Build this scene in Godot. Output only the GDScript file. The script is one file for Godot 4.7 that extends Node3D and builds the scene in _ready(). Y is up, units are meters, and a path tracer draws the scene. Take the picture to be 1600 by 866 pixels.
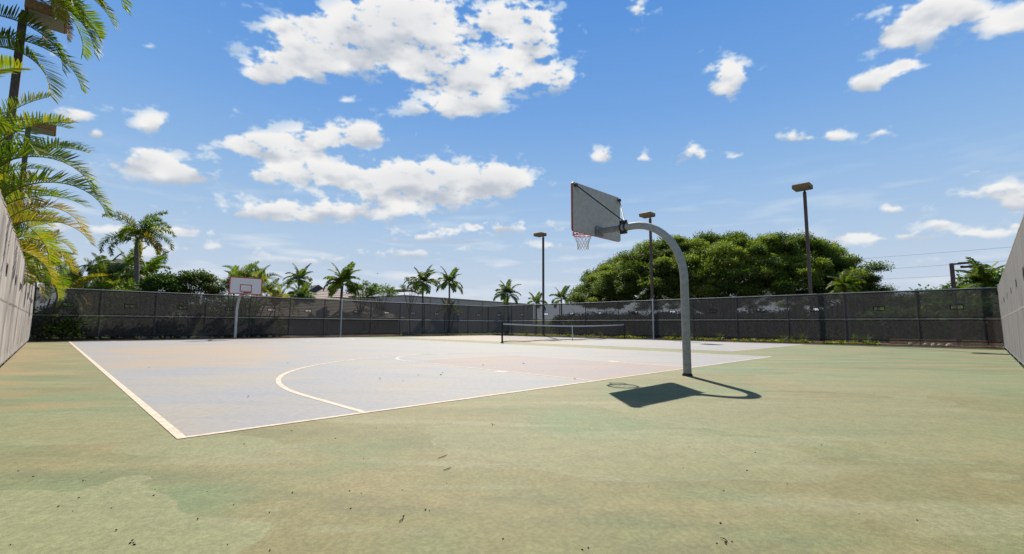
extends Node3D
# Coordinates: a runs along the near baseline (x), b runs up the court (-z), z is height (y).

const EXPO := 2.0
const FH := 2.74            # fence height
const A0 := -0.64           # side fence beside the camera
const A1 := 30.22           # fence behind the tennis court
const B0 := -0.61           # fence behind the camera
const B1 := 33.72           # fence behind the far hoop

var M := {}
var names := {}
var rng := RandomNumberGenerator.new()


func V(a: float, b: float, z: float) -> Vector3:
	return Vector3(a, z, -b)


# ------------------------------------------------------------------ mesh builder
class MB:
	var v := PackedVector3Array()
	var n := PackedVector3Array()
	var c := PackedColorArray()
	var u := PackedVector2Array()
	var u2 := PackedVector2Array()
	var col := Color(1, 1, 1)

	func tri(p: Vector3, q: Vector3, r: Vector3) -> void:
		var nn := (r - p).cross(q - p).normalized()
		v.append(p); v.append(q); v.append(r)
		for i in 3:
			n.append(nn); c.append(col)

	func trin(p: Vector3, q: Vector3, r: Vector3, a: Vector3, b: Vector3, d: Vector3) -> void:
		v.append(p); v.append(q); v.append(r)
		n.append(a); n.append(b); n.append(d)
		c.append(col); c.append(col); c.append(col)

	func quad(p: Vector3, q: Vector3, r: Vector3, s: Vector3) -> void:
		tri(p, q, r)
		tri(p, r, s)

	func out4(p: Vector3, q: Vector3, r: Vector3, s: Vector3, mid: Vector3) -> void:
		if (r - p).cross(q - p).dot((p + r) * 0.5 - mid) < 0.0:
			quad(s, r, q, p)
		else:
			quad(p, q, r, s)

	func out3(p: Vector3, q: Vector3, r: Vector3, mid: Vector3) -> void:
		if (r - p).cross(q - p).dot((p + q + r) / 3.0 - mid) < 0.0:
			tri(r, q, p)
		else:
			tri(p, q, r)

	# box with chamfered edges
	func box(mid: Vector3, size: Vector3, bev := 0.004, bas := Basis()) -> void:
		var h := size * 0.5
		var e: float = min(bev, min(h.x, min(h.y, h.z)) * 0.45)
		var P := {}
		for sx in [-1, 1]:
			for sy in [-1, 1]:
				for sz in [-1, 1]:
					P[[sx, sy, sz, 0]] = mid + bas * Vector3(sx * h.x, sy * (h.y - e), sz * (h.z - e))
					P[[sx, sy, sz, 1]] = mid + bas * Vector3(sx * (h.x - e), sy * h.y, sz * (h.z - e))
					P[[sx, sy, sz, 2]] = mid + bas * Vector3(sx * (h.x - e), sy * (h.y - e), sz * h.z)
					out3(P[[sx, sy, sz, 0]], P[[sx, sy, sz, 1]], P[[sx, sy, sz, 2]], mid)
		for s in [-1, 1]:
			out4(P[[s, -1, -1, 0]], P[[s, 1, -1, 0]], P[[s, 1, 1, 0]], P[[s, -1, 1, 0]], mid)
			out4(P[[-1, s, -1, 1]], P[[1, s, -1, 1]], P[[1, s, 1, 1]], P[[-1, s, 1, 1]], mid)
			out4(P[[-1, -1, s, 2]], P[[1, -1, s, 2]], P[[1, 1, s, 2]], P[[-1, 1, s, 2]], mid)
			for t in [-1, 1]:
				out4(P[[s, t, -1, 0]], P[[s, t, 1, 0]], P[[s, t, 1, 1]], P[[s, t, -1, 1]], mid)
				out4(P[[s, -1, t, 0]], P[[s, 1, t, 0]], P[[s, 1, t, 2]], P[[s, -1, t, 2]], mid)
				out4(P[[-1, s, t, 1]], P[[1, s, t, 1]], P[[1, s, t, 2]], P[[-1, s, t, 2]], mid)

	# smooth tube along a path
	func tube(pts: PackedVector3Array, rad: PackedFloat32Array, sides := 8, caps := true, closed := false) -> void:
		var m := pts.size()
		var rings := []
		var nrm := []
		var ref := Vector3.ZERO
		for i in m:
			var t: Vector3
			if closed:
				t = (pts[(i + 1) % m] - pts[(i + m - 1) % m]).normalized()
			else:
				t = (pts[min(i + 1, m - 1)] - pts[max(i - 1, 0)]).normalized()
			if i == 0:
				ref = t.cross(Vector3.UP if absf(t.y) < 0.9 else Vector3.RIGHT).normalized()
			else:
				ref = (ref - t * ref.dot(t)).normalized()
			var w := t.cross(ref)
			var ring := PackedVector3Array()
			var rn := PackedVector3Array()
			for k in sides:
				var an := TAU * k / sides
				var d := ref * cos(an) + w * sin(an)
				ring.append(pts[i] + d * rad[min(i, rad.size() - 1)])
				rn.append(d)
			rings.append(ring)
			nrm.append(rn)
		for i in (m if closed else m - 1):
			var j := (i + 1) % m
			for k in sides:
				var l := (k + 1) % sides
				trin(rings[i][k], rings[j][l], rings[i][l], nrm[i][k], nrm[j][l], nrm[i][l])
				trin(rings[i][k], rings[j][k], rings[j][l], nrm[i][k], nrm[j][k], nrm[j][l])
		if caps and not closed:
			for k in sides:
				var l := (k + 1) % sides
				tri(pts[0], rings[0][k], rings[0][l])
				tri(pts[m - 1], rings[m - 1][l], rings[m - 1][k])

	func bar(p: Vector3, q: Vector3, r: float, sides := 8) -> void:
		tube(PackedVector3Array([p, q]), PackedFloat32Array([r, r]), sides)

	func mesh(mat: Material) -> ArrayMesh:
		var arr := []
		arr.resize(Mesh.ARRAY_MAX)
		arr[Mesh.ARRAY_VERTEX] = v
		arr[Mesh.ARRAY_NORMAL] = n
		arr[Mesh.ARRAY_COLOR] = c
		if u.size() == v.size():
			arr[Mesh.ARRAY_TEX_UV] = u
		if u2.size() == v.size():
			arr[Mesh.ARRAY_TEX_UV2] = u2
		var m := ArrayMesh.new()
		m.add_surface_from_arrays(Mesh.PRIMITIVE_TRIANGLES, arr)
		m.surface_set_material(0, mat)
		return m


# ------------------------------------------------------------------ scene tree helpers
func numbered(called: String) -> String:
	if not names.has(called):
		names[called] = 0
		return called
	names[called] += 1
	return "%s_%03d" % [called, names[called]]


func tag(o: Node, label: String, category: String, group := "") -> void:
	o.set_meta("label", label)
	o.set_meta("category", category)
	if group != "":
		o.set_meta("group", group)


func thing(called: String, label: String, category: String, at := Vector3.ZERO, group := "") -> Node3D:
	var o := Node3D.new()
	o.name = numbered(called)
	add_child(o)
	o.position = at
	tag(o, label, category, group)
	return o


func put(called: String, mesh: Mesh, parent: Node = null, at := Vector3.ZERO, bas := Basis()) -> MeshInstance3D:
	var o := MeshInstance3D.new()
	o.mesh = mesh
	o.transform = Transform3D(bas, at)
	if parent == null:
		o.name = numbered(called)
		add_child(o)
	else:
		o.name = called
		parent.add_child(o, true)
	return o


func struct(called: String) -> Node3D:
	var o := Node3D.new()
	o.name = numbered(called)
	o.set_meta("kind", "structure")
	add_child(o)
	return o


# ------------------------------------------------------------------ materials
func srgb(r: float, g: float, b: float) -> Color:
	return Color(r, g, b).linear_to_srgb()


func noise_tex(sd: int, freq: float, lo: Color, hi: Color, size := 512, octaves := 5) -> NoiseTexture2D:
	var fn := FastNoiseLite.new()
	fn.seed = sd
	fn.noise_type = FastNoiseLite.TYPE_SIMPLEX_SMOOTH
	fn.frequency = freq
	fn.fractal_octaves = octaves
	var t := NoiseTexture2D.new()
	t.width = size
	t.height = size
	t.seamless = true
	t.noise = fn
	var g := Gradient.new()
	g.set_color(0, lo)
	g.set_color(1, hi)
	t.color_ramp = g
	return t


func mat(key: String, col: Color, rough := 0.8, metal := 0.0) -> StandardMaterial3D:
	var m := StandardMaterial3D.new()
	m.resource_name = key
	m.albedo_color = col.linear_to_srgb()
	m.roughness = rough
	m.metallic = metal
	m.metallic_specular = 0.3
	M[key] = m
	return m


func grainy(key: String, col: Color, rough: float, sd: int, metres: float, depth := 0.25, bump := 0.0, metal := 0.0) -> StandardMaterial3D:
	var m := mat(key, col, rough, metal)
	var d := 1.0 - depth
	m.albedo_texture = noise_tex(sd, 0.012, Color(d, d, d), Color(1, 1, 1), 512)
	m.uv1_triplanar = true
	m.uv1_world_triplanar = true
	m.uv1_scale = Vector3.ONE / metres
	if bump > 0.0:
		m.heightmap_enabled = true
		m.heightmap_scale = bump
		m.heightmap_texture = m.albedo_texture
	return m


func leafy(key: String, col: Color, back: Color, rough := 0.5) -> StandardMaterial3D:
	var m := mat(key, col, rough)
	m.vertex_color_use_as_albedo = true
	m.backlight_enabled = true
	m.backlight = back
	m.metallic_specular = 0.22
	m.cull_mode = BaseMaterial3D.CULL_DISABLED
	return m


func cloth(key: String, col: Color, alpha: float, back: Color) -> StandardMaterial3D:
	var m := mat(key, Color(col.r, col.g, col.b), 0.85)
	m.albedo_color.a = alpha
	m.transparency = BaseMaterial3D.TRANSPARENCY_ALPHA
	m.albedo_texture = noise_tex(hash(key) % 1000, 0.02, Color(0.78, 0.77, 0.75), Color(1, 1, 1), 512)
	m.uv1_triplanar = true
	m.uv1_world_triplanar = true
	m.uv1_scale = Vector3(0.9, 0.07, 0.9)
	m.backlight_enabled = true
	m.backlight = back
	m.cull_mode = BaseMaterial3D.CULL_DISABLED
	return m


func make_materials() -> void:
	grainy("galvanised", Color(0.36, 0.37, 0.33), 0.68, 3, 0.9, 0.2, 0.0, 0.1)
	grainy("galvanised_dull", Color(0.25, 0.255, 0.245), 0.65, 4, 0.6, 0.25, 0.0, 0.1)
	grainy("rail_grey", Color(0.2, 0.2, 0.195), 0.6, 44, 0.6, 0.2)
	grainy("dark_steel", Color(0.07, 0.07, 0.07), 0.5, 5, 0.4, 0.35, 0.0, 0.3)
	grainy("white_post", Color(0.6, 0.6, 0.58), 0.6, 6, 0.8, 0.2, 0.0, 0.0)
	grainy("black_post", Color(0.03, 0.03, 0.032), 0.55, 7, 0.6, 0.3)
	grainy("board_back", Color(0.43, 0.415, 0.36), 0.6, 8, 0.9, 0.1)
	grainy("board_white", Color(0.7, 0.69, 0.66), 0.45, 9, 0.5, 0.12)
	grainy("board_red", Color(0.58, 0.1, 0.075), 0.5, 10, 0.4, 0.25)
	grainy("rim_red", Color(0.66, 0.085, 0.045), 0.45, 11, 0.2, 0.3)
	grainy("net_cord", Color(0.55, 0.54, 0.5), 0.9, 12, 0.2, 0.2)
	grainy("black_cord", Color(0.02, 0.02, 0.02), 0.9, 13, 0.2, 0.2)
	grainy("net_band", Color(0.6, 0.6, 0.58), 0.8, 14, 0.3, 0.12)
	grainy("lamp_brown", Color(0.30, 0.175, 0.075), 0.6, 15, 0.5, 0.25)
	grainy("lamp_pole", Color(0.13, 0.095, 0.08), 0.6, 16, 0.6, 0.3)
	grainy("lamp_lens", Color(0.3, 0.3, 0.28), 0.25, 17, 0.5, 0.1)
	grainy("soil", Color(0.17, 0.105, 0.06), 0.95, 18, 1.3, 0.5, 1.5)
	grainy("grass_ground", Color(0.07, 0.085, 0.03), 0.95, 19, 4.0, 0.5, 2.0)
	M.grass_ground.metallic_specular = 0.05
	M.soil.metallic_specular = 0.05
	grainy("stone", Color(0.4, 0.37, 0.32), 0.9, 20, 0.3, 0.35, 0.4)
	grainy("trunk_grey", Color(0.22, 0.19, 0.155), 0.9, 21, 0.5, 0.45, 0.6)
	grainy("trunk_brown", Color(0.13, 0.1, 0.075), 0.9, 22, 0.5, 0.45, 0.8)
	grainy("crownshaft", Color(0.14, 0.2, 0.06), 0.5, 23, 0.6, 0.3)
	grainy("wall_beige", Color(0.62, 0.52, 0.38), 0.9, 24, 2.5, 0.14, 0.2)
	grainy("wall_grey", Color(0.54, 0.46, 0.40), 0.9, 25, 2.5, 0.14, 0.2)
	grainy("wall_house", Color(0.2, 0.19, 0.175), 0.9, 26, 2.0, 0.15, 0.2)
	grainy("wall_brown", Color(0.3, 0.2, 0.12), 0.9, 27, 2.0, 0.18, 0.2)
	grainy("roof_dark", Color(0.11, 0.105, 0.105), 0.85, 28, 0.8, 0.35, 0.4)
	grainy("roof_pink", Color(0.36, 0.28, 0.25), 0.85, 29, 1.0, 0.25, 0.3)
	grainy("roof_tile", Color(0.22, 0.18, 0.15), 0.85, 30, 0.8, 0.4, 0.4)
	grainy("trim_tan", Color(0.36, 0.29, 0.2), 0.8, 31, 1.0, 0.15)
	grainy("masonry_tan", Color(0.5, 0.31, 0.16), 0.9, 32, 0.8, 0.25, 0.4)
	grainy("hill_green", Color(0.07, 0.09, 0.05), 0.95, 33, 30.0, 0.4)
	grainy("wire", Color(0.06, 0.06, 0.065), 0.6, 34, 0.4, 0.1)
	grainy("seed", Color(0.018, 0.014, 0.01), 0.7, 35, 0.02, 0.3)
	grainy("twig", Color(0.09, 0.06, 0.035), 0.9, 36, 0.05, 0.4)
	grainy("dry_leaf", Color(0.16, 0.09, 0.04), 0.8, 37, 0.05, 0.4)
	grainy("bird", Color(0.04, 0.04, 0.045), 0.8, 38, 0.1, 0.3)
	grainy("link_wire", Color(0.3, 0.3, 0.29), 0.5, 39, 0.3, 0.2, 0.0, 0.4)
	var pane := mat("pane", Color(0.03, 0.04, 0.05), 0.08)
	pane.metallic_specular = 0.7
	leafy("palm_leaf", Color(1, 1, 1), srgb(0.75, 0.9, 0.25), 0.55)
	leafy("tree_leaf", Color(1, 1, 1), srgb(0.66, 0.84, 0.2), 0.6)
	cloth("screen_far", Color(0.06, 0.058, 0.057), 0.77, srgb(0.5, 0.49, 0.48))
	cloth("screen_side", Color(0.325, 0.3, 0.285), 0.93, srgb(0.15, 0.15, 0.15))
	cloth("screen_near", Color(0.15, 0.15, 0.158), 0.9, srgb(0.15, 0.15, 0.15))
	mat("hem_black", Color(0.02, 0.02, 0.02), 0.85)
	grainy("hem_grey", Color(0.2, 0.19, 0.185), 0.9, 41, 0.4, 0.2)


# ------------------------------------------------------------------ sky
# azimuth (from a towards b), elevation, half width, half height (degrees), strength, tilt
const CLOUDS := [
	[64.7,31.5,9.6,3.3,1,-0.16], [58.6,33.5,7.9,3.3,1,-0.11], [70.3,28.3,5.5,2.1,1,-0.2], [74.1,26.2,2.9,1.2,1,-0.22], [53.6,29.6,7.3,2.3,1,-0.07],
	[45.4,34.9,5.9,2.1,0.9,-0.01], [42.9,32.1,4.6,2.9,0.9,0.01], [48.7,28.5,9.8,1.5,0.8,-0.03], [39.6,28.8,2.9,1.2,0.8,0.04], [72.5,31.1,2.6,0.9,0.5,-0.23],
	[53.5,25.6,6.8,1.4,0.95,-0.06], [49.9,26.4,2.9,1.0,1,-0.04], [77.2,21.4,1.2,0.6,0.8,-0.22], [65.8,25.1,1.1,0.5,0.5,-0.15], [68.5,20.8,6.9,1.7,0.9,-0.15],
	[73.7,18.3,5.0,1.2,0.9,-0.16], [63.5,21.8,3.3,1.2,0.8,-0.12], [75.6,19.0,2.4,0.9,0.8,-0.19], [61.0,16.7,11.1,2.3,1,-0.08], [53.3,16.8,8.7,2.6,1,-0.04],
	[46.1,17.4,3.6,1.7,1,-0.01], [69.6,16.9,4.0,1.2,0.9,-0.13], [66.0,12.8,11.1,1.4,0.95,-0.08], [73.3,11.9,4.4,1.0,0.9,-0.11], [74.1,15.9,1.2,0.8,0.8,-0.15],
	[83.2,15.1,3.5,1.3,0.95,-0.2], [81.0,14.7,2.1,0.9,0.9,-0.19], [84.2,19.2,1.7,1.2,0.9,-0.26], [84.7,15.8,1.9,1.1,0.8,-0.22], [90.0,18.2,1.9,1.1,0.9,-0.3],
	[88.1,17.1,0.6,0.4,0.7,-0.27], [91.2,22.9,1.0,0.9,0.8,-0.37], [85.2,25.7,1.5,0.3,0.4,-0.33], [29.0,34.5,1.6,1.4,0.8,0.13], [19.1,27.3,2.7,1.6,0.85,0.19],
	[19.9,25.6,1.7,0.9,0.8,0.18], [2.1,27.2,3.8,1.9,0.95,0.37], [4.1,26.3,2.1,1.2,0.9,0.34], [-0.5,26.7,2.5,1.0,0.8,0.41], [5.3,23.5,2.4,1.2,0.9,0.3],
	[6.9,23.0,1.3,0.8,0.8,0.28], [3.6,23.9,1.2,0.6,0.8,0.32], [33.7,20.1,2.2,1.0,0.9,0.06], [29.1,19.6,1.3,0.7,0.6,0.09], [23.0,19.5,2.7,1.1,0.85,0.12],
	[19.2,18.6,1.0,0.5,0.4,0.14], [13.2,19.5,1.5,0.6,0.8,0.19], [9.8,19.0,2.4,0.7,0.8,0.21], [5.9,18.5,1.0,0.5,0.6,0.24], [5.2,11.1,2.1,0.7,0.75,0.15],
	[-1.7,11.5,2.3,1.0,0.95,0.2], [-2.8,10.3,1.1,0.6,0.9,0.18], [2.1,9.3,1.1,0.6,0.8,0.14], [5.8,8.6,5.3,0.7,0.8,0.11], [-0.7,8.1,1.9,0.5,0.7,0.14],
	[10.9,8.5,3.3,0.8,0.5,0.09], [-2.6,8.4,0.7,0.7,0.7,0.14], [6.4,6.2,2.9,0.6,0.4,0.08], [46.9,12.0,6.4,0.9,0.7,-0.01], [54.8,10.8,5.4,0.8,0.65,-0.04],
	[39.7,9.7,3.6,0.8,0.6,0.01], [85.2,8.8,5.7,0.5,0.6,-0.13], [80.1,9.1,3.2,0.6,0.6,-0.11], [89.6,8.7,2.5,0.5,0.5,-0.15], [78.4,7.8,6.7,0.8,0.5,-0.09],
	[57.8,8.6,7.5,0.6,0.35,-0.04], [67.8,7.4,8.1,0.7,0.4,-0.06], [26.8,8.6,4.3,0.6,0.4,0.04], [85.9,6.3,4.6,0.6,0.4,-0.1],
]


func cloud_grid(az0: float, el0: float, w: int, h: int, per_deg: float, list: Array, gamma_img: Image) -> void:
	# column i looks at azimuth az0 - i / per_deg; row j at elevation el0 - j / per_deg
	var dens := PackedFloat32Array()
	var rise := PackedFloat32Array()
	dens.resize(w * h)
	rise.resize(w * h)
	for k in list:
		var ca: float = k[0]
		var ce: float = k[1]
		var ra: float = k[2] * 1.0
		var re: float = k[3] * 1.1
		var st: float = 0.2 + 0.82 * k[4]
		var tilt: float = k[5] if k.size() > 5 else 0.0
		for turn in [-360.0, 0.0, 360.0]:
			var i0: int = max(0, int((az0 - (ca + turn) - ra * 1.7) * per_deg))
			var i1: int = min(w - 1, int((az0 - (ca + turn) + ra * 1.7) * per_deg))
			if i1 < i0:
				continue
			var reach := re * 1.7 + absf(tilt) * ra * 1.7
			var j0: int = max(0, int((el0 - ce - reach) * per_deg))
			var j1: int = min(h - 1, int((el0 - ce + reach) * per_deg))
			for j in range(j0, j1 + 1):
				for i in range(i0, i1 + 1):
					var dx: float = (az0 - i / per_deg - ca - turn) / ra
					var dy: float = (el0 - j / per_deg - ce - tilt * dx * ra) / re
					# flat bases, rounded tops
					var q: float = dx * dx + dy * dy * (1.5 if dy < 0.0 else 0.9)
					if q < 2.6:
						var g := st * exp(-1.15 * q)
						dens[j * w + i] += g
						rise[j * w + i] += g * dy
	var n1 := FastNoiseLite.new()
	n1.seed = 5
	n1.noise_type = FastNoiseLite.TYPE_SIMPLEX_SMOOTH
	n1.frequency = 0.27
	n1.fractal_octaves = 7
	n1.fractal_gain = 0.6
	var n2 := FastNoiseLite.new()
	n2.seed = 9
	n2.noise_type = FastNoiseLite.TYPE_SIMPLEX_SMOOTH
	n2.frequency = 0.16
	n2.fractal_octaves = 4
	var keys := [0.0, 4.5, 9.0, 16.0, 24.0, 37.0, 60.0, 90.0]
	var cols := [Color8(206, 215, 228), Color8(197, 211, 228), Color8(181, 204, 229), Color8(151, 188, 229), Color8(121, 168, 226), Color8(90, 146, 218), Color8(74, 128, 204), Color8(66, 118, 196)]
	var sky := Gradient.new()
	sky.offsets = PackedFloat32Array(keys.map(func(x): return x / 90.0))
	sky.colors = PackedColorArray(cols)
	for j in h:
		var el := el0 - j / per_deg
		var base := sky.sample(clampf(el / 90.0, 0.0, 1.0))
		var ys := el * 1.7
		var ring := cos(deg_to_rad(clampf(el, -89.0, 89.0))) * 57.3
		for i in w:
			var az := deg_to_rad(az0 - i / per_deg)
			var px := cos(az) * ring
			var pz := sin(az) * ring
			var d := dens[j * w + i]
			var n := n1.get_noise_3d(px, ys, pz)
			var veil := clampf(n2.get_noise_3d(px * 0.6, ys * 2.2, pz * 0.6) * 1.7, 0.0, 1.0) * 0.6 * clampf(1.0 - absf(el - 7.0) / 11.0, 0.0, 1.0)
			var al := veil
			var c := Color(0.95, 0.95, 0.955)
			if d > 0.04:
				var f: float = min(d, 1.05) + n * 1.15 + 0.02
				al = maxf(al, smoothstep(0.36, 0.80, f) * (0.55 + 0.45 * smoothstep(0.2, 0.8, d)))
				var t := rise[j * w + i] / d + n2.get_noise_3d(px * 1.3, ys * 1.3, pz * 1.3) * 0.9 + n * 0.4 + 0.08
				var thick := smoothstep(0.6, 1.7, d)
				var lit := smoothstep(-0.8, 0.4, t) * (1.0 - 0.3 * thick)
				c = Color(0.735, 0.765, 0.81).lerp(Color(0.965, 0.96, 0.955), lit)
				# low clouds are seen through more air
				c = c.lerp(base, clampf(0.42 - el * 0.04, 0.0, 0.35))
			gamma_img.set_pixel(i, j, base.lerp(c, al))


func make_sky() -> Sky:
	var list := CLOUDS.duplicate()
	var r := RandomNumberGenerator.new()
	r.seed = 21
	# the same broken cumulus all round, beyond the part of the sky that is in view
	for k in 110:
		var az := 98.0 + r.randf() * 254.0
		var el := 5.0 + pow(r.randf(), 1.4) * 60.0
		var s := 0.35 + el / 40.0
		for q in 3:
			list.append([az + r.randf_range(-4, 4) * s, el + r.randf_range(-0.8, 0.8) * s, r.randf_range(2, 6) * s, r.randf_range(0.8, 1.9) * s, r.randf_range(0.6, 1.0)])
	for k in 12:
		var az := r.randf() * 96.0
		var el := r.randf_range(44.0, 75.0)
		for q in 3:
			list.append([az + r.randf_range(-6, 6), el + r.randf_range(-2, 2), r.randf_range(4, 9), r.randf_range(2, 4), r.randf_range(0.6, 1.0)])
	var W := 4096
	var pd := W / 360.0
	# u = (90 - azimuth) / 360, so column 0 looks at azimuth 90
	var low := Image.create(W / 8, W / 16, false, Image.FORMAT_RGB8)
	low.fill(Color8(206, 215, 228))
	cloud_grid(90.0, 90.0, W / 8, W / 32, pd / 8.0, list, low)
	low.resize(W, W / 2, Image.INTERPOLATE_CUBIC)
	var w := int(110.0 * pd)
	var h := int(44.0 * pd)
	var fine := Image.create(w, h, false, Image.FORMAT_RGB8)
	var az_left := 90.0 + 100.0 / pd
	cloud_grid(az_left, 44.0, w, h, pd, list, fine)
	var row := int((90.0 - 44.0) * pd)
	low.blit_rect(fine, Rect2i(100, 0, w - 100, h), Vector2i(0, row))
	low.blit_rect(fine, Rect2i(0, 0, 100, h), Vector2i(W - 100, row))
	var ps := PanoramaSkyMaterial.new()
	ps.panorama = ImageTexture.create_from_image(low)
	ps.energy_multiplier = 1.0 / EXPO
	var s := Sky.new()
	s.sky_material = ps
	return s


# ------------------------------------------------------------------ courts
func sheet(a0: float, b0: float, a1: float, b1: float, z: float, m: Material, tile: float, ra0: float, rb0: float, ra1: float, rb1: float) -> ArrayMesh:
	# uv: fine tile; uv2: place inside the rectangle ra0..rb1 of the painted surface
	var mb := MB.new()
	mb.quad(V(a0, b0, z), V(a0, b1, z), V(a1, b1, z), V(a1, b0, z))
	for p in mb.v:
		mb.u.append(Vector2(p.x, -p.z) / tile)
		mb.u2.append(Vector2((p.x - ra0) / (ra1 - ra0), (-p.z - rb0) / (rb1 - rb0)))
	return mb.mesh(m)


var nz := []


func fbm(sd: int, freq: float, oct: int) -> FastNoiseLite:
	var f := FastNoiseLite.new()
	f.seed = sd
	f.noise_type = FastNoiseLite.TYPE_SIMPLEX_SMOOTH
	f.frequency = freq
	f.fractal_octaves = oct
	return f


func mix3(p: Vector3, q: Vector3, t: float) -> Vector3:
	return p + (q - p) * t


# dried puddles with an edge of their own: a, b, radius, stretch
const PUDDLES := [[0.0, 3.05, 0.75, 1.2, 0.9], [0.95, 4.15, 0.3, 1.8, 0.75], [3.4, 2.0, 0.8, 1.7], [5.6, 0.9, 1.3, 1.9], [-0.2, 6.4, 0.8, 1.9], [11.0, 0.8, 1.6, 1.5], [-0.1, 1.9, 0.35, 1.1]]


func green_at(a: float, b: float) -> Vector3:
	var n0: float = nz[0].get_noise_2d(a, b)
	var n1: float = nz[1].get_noise_2d((a + b) * 1.6, (b - a) * 0.55)
	var n2: float = nz[2].get_noise_2d((a + b) * 1.9, (b - a) * 0.4)
	var n3: float = nz[3].get_noise_2d(a, b)
	var c := Vector3(0.160, 0.153, 0.074)                       # sun-bleached olive green paint
	c = mix3(c, Vector3(0.118, 0.165, 0.082), clampf(n0 * 1.5 + 0.2 + 0.5 * smoothstep(7.0, 12.0, a) + 0.35 * (1.0 - smoothstep(-0.2, 0.9, a)), 0.0, 1.0))
	c = mix3(c, Vector3(0.200, 0.176, 0.092), smoothstep(0.0, 0.45, n1) * 0.6)   # tan dust streaks
	c = mix3(c, Vector3(0.100, 0.115, 0.058), smoothstep(0.05, 0.5, -n2) * 0.5)  # unfaded streaks
	c = mix3(c, Vector3(0.200, 0.208, 0.132), smoothstep(0.2, 0.5, n2) * 0.6)   # scuffed pale streaks
	# red earth washed in from the planting beds along the side fence and the far corner
	var earth := smoothstep(0.1, 0.75, n1 * 0.5 + n0 * 0.45 + 0.6 * exp(-(a - A0) / 0.3) + 0.5 * exp(-pow((b - 20.0) / 7.0, 2.0)) * exp(-maxf(a, 0.0) / 4.0))
	c = mix3(c, Vector3(0.255, 0.175, 0.092), earth * 0.6 * smoothstep(4.0, 10.0, b))
	for k in PUDDLES:
		var da: float = a - k[0]
		var db: float = b - k[1]
		if absf(da) + absf(db) < k[2] * k[3] * 2.2:
			var s := (da + db) * 0.707
			var t := (da - db) * 0.707
			var d: float = sqrt(pow(t / k[3], 2.0) + s * s) / k[2] + n0 * 0.9 + n2 * 0.25 + n3 * 0.03
			var inside := 1.0 - smoothstep(0.98, 1.0, d)
			c = mix3(c, Vector3(0.178, 0.196, 0.110), inside * (k[4] if k.size() > 4 else 0.5))
			c = mix3(c, Vector3(0.215, 0.215, 0.140), (1.0 - smoothstep(0.0, 0.03, absf(d - 0.98))) * 0.35)
	return Vector3(c.x * 1.03, c.y, c.z * 0.93) * (1.0 + n3 * 0.15)


func blue_at(a: float, b: float) -> Vector3:
	var n0: float = nz[0].get_noise_2d(a + 40.0, b)
	var n1: float = nz[1].get_noise_2d((a + b) * 1.4, (b - a) * 0.5 + 30.0)
	var n2: float = nz[2].get_noise_2d((a + b) * 1.5, (b - a) * 0.4 + 9.0)
	var n3: float = nz[3].get_noise_2d(a + 50.0, b)
	var c := Vector3(0.240, 0.249, 0.274)
	c = mix3(c, Vector3(0.272, 0.256, 0.234), clampf(n0 * 1.2 + 0.35 + 0.25 * smoothstep(2.5, 5.0, a), 0.0, 1.0))
	c = mix3(c, Vector3(0.218, 0.234, 0.266), smoothstep(0.05, 0.5, n2) * 0.6)
	c = mix3(c, Vector3(0.285, 0.270, 0.246), smoothstep(0.15, 0.5, n1) * 0.5)
	# orange silt left where rain water stands, in the middle and far part of the court
	var silt := exp(-pow((b - 20.0) / 6.0, 2.0)) * exp(-pow((a - 4.0) / 3.6, 2.0)) * 0.95 + 0.5 * exp(-pow((b - 13.5) / 2.2, 2.0)) * exp(-pow((a - 2.6) / 2.6, 2.0))
	c = mix3(c, Vector3(0.335, 0.250, 0.172), smoothstep(0.25, 0.95, silt + n1 * 0.35 + n0 * 0.25) * 0.7)
	return c * 0.86 * (1.0 + n3 * 0.05)


func paint_map(fn: Callable, w: int, h: int, a0: float, b0: float, a1: float, b1: float) -> ImageTexture:
	var bytes := PackedByteArray()
	bytes.resize(w * h * 3)
	var k := 0
	for j in h:
		var b := b0 + (b1 - b0) * (j + 0.5) / h
		for i in w:
			var c: Vector3 = fn.call(a0 + (a1 - a0) * (i + 0.5) / w, b)
			bytes[k] = int(255.0 * pow(c.x, 0.4545))
			bytes[k + 1] = int(255.0 * pow(c.y, 0.4545))
			bytes[k + 2] = int(255.0 * pow(c.z, 0.4545))
			k += 3
	return ImageTexture.create_from_image(Image.create_from_data(w, h, false, Image.FORMAT_RGB8, bytes))


func paint_material(key: String, macro: Texture2D, grain: Texture2D, relief: Texture2D, tint := Color(1, 1, 1), deep := 0.12) -> StandardMaterial3D:
	var m := mat(key, tint, 0.82)
	m.metallic_specular = 0.35
	m.albedo_texture = grain
	m.heightmap_enabled = true
	m.heightmap_scale = deep
	m.heightmap_texture = relief
	m.detail_enabled = true
	m.detail_blend_mode = BaseMaterial3D.BLEND_MODE_MUL
	m.detail_uv_layer = BaseMaterial3D.DETAIL_UV_2
	m.detail_albedo = macro
	return m


func strip(mb: MB, p: Vector2, q: Vector2, w: float, z: float) -> void:
	# straight painted line of width w from p to q (a, b)
	var d := (q - p).normalized()
	var s := Vector2(-d.y, d.x) * w * 0.5
	mb.quad(V(p.x - s.x, p.y - s.y, z), V(p.x + s.x, p.y + s.y, z), V(q.x + s.x, q.y + s.y, z), V(q.x - s.x, q.y - s.y, z))


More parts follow.
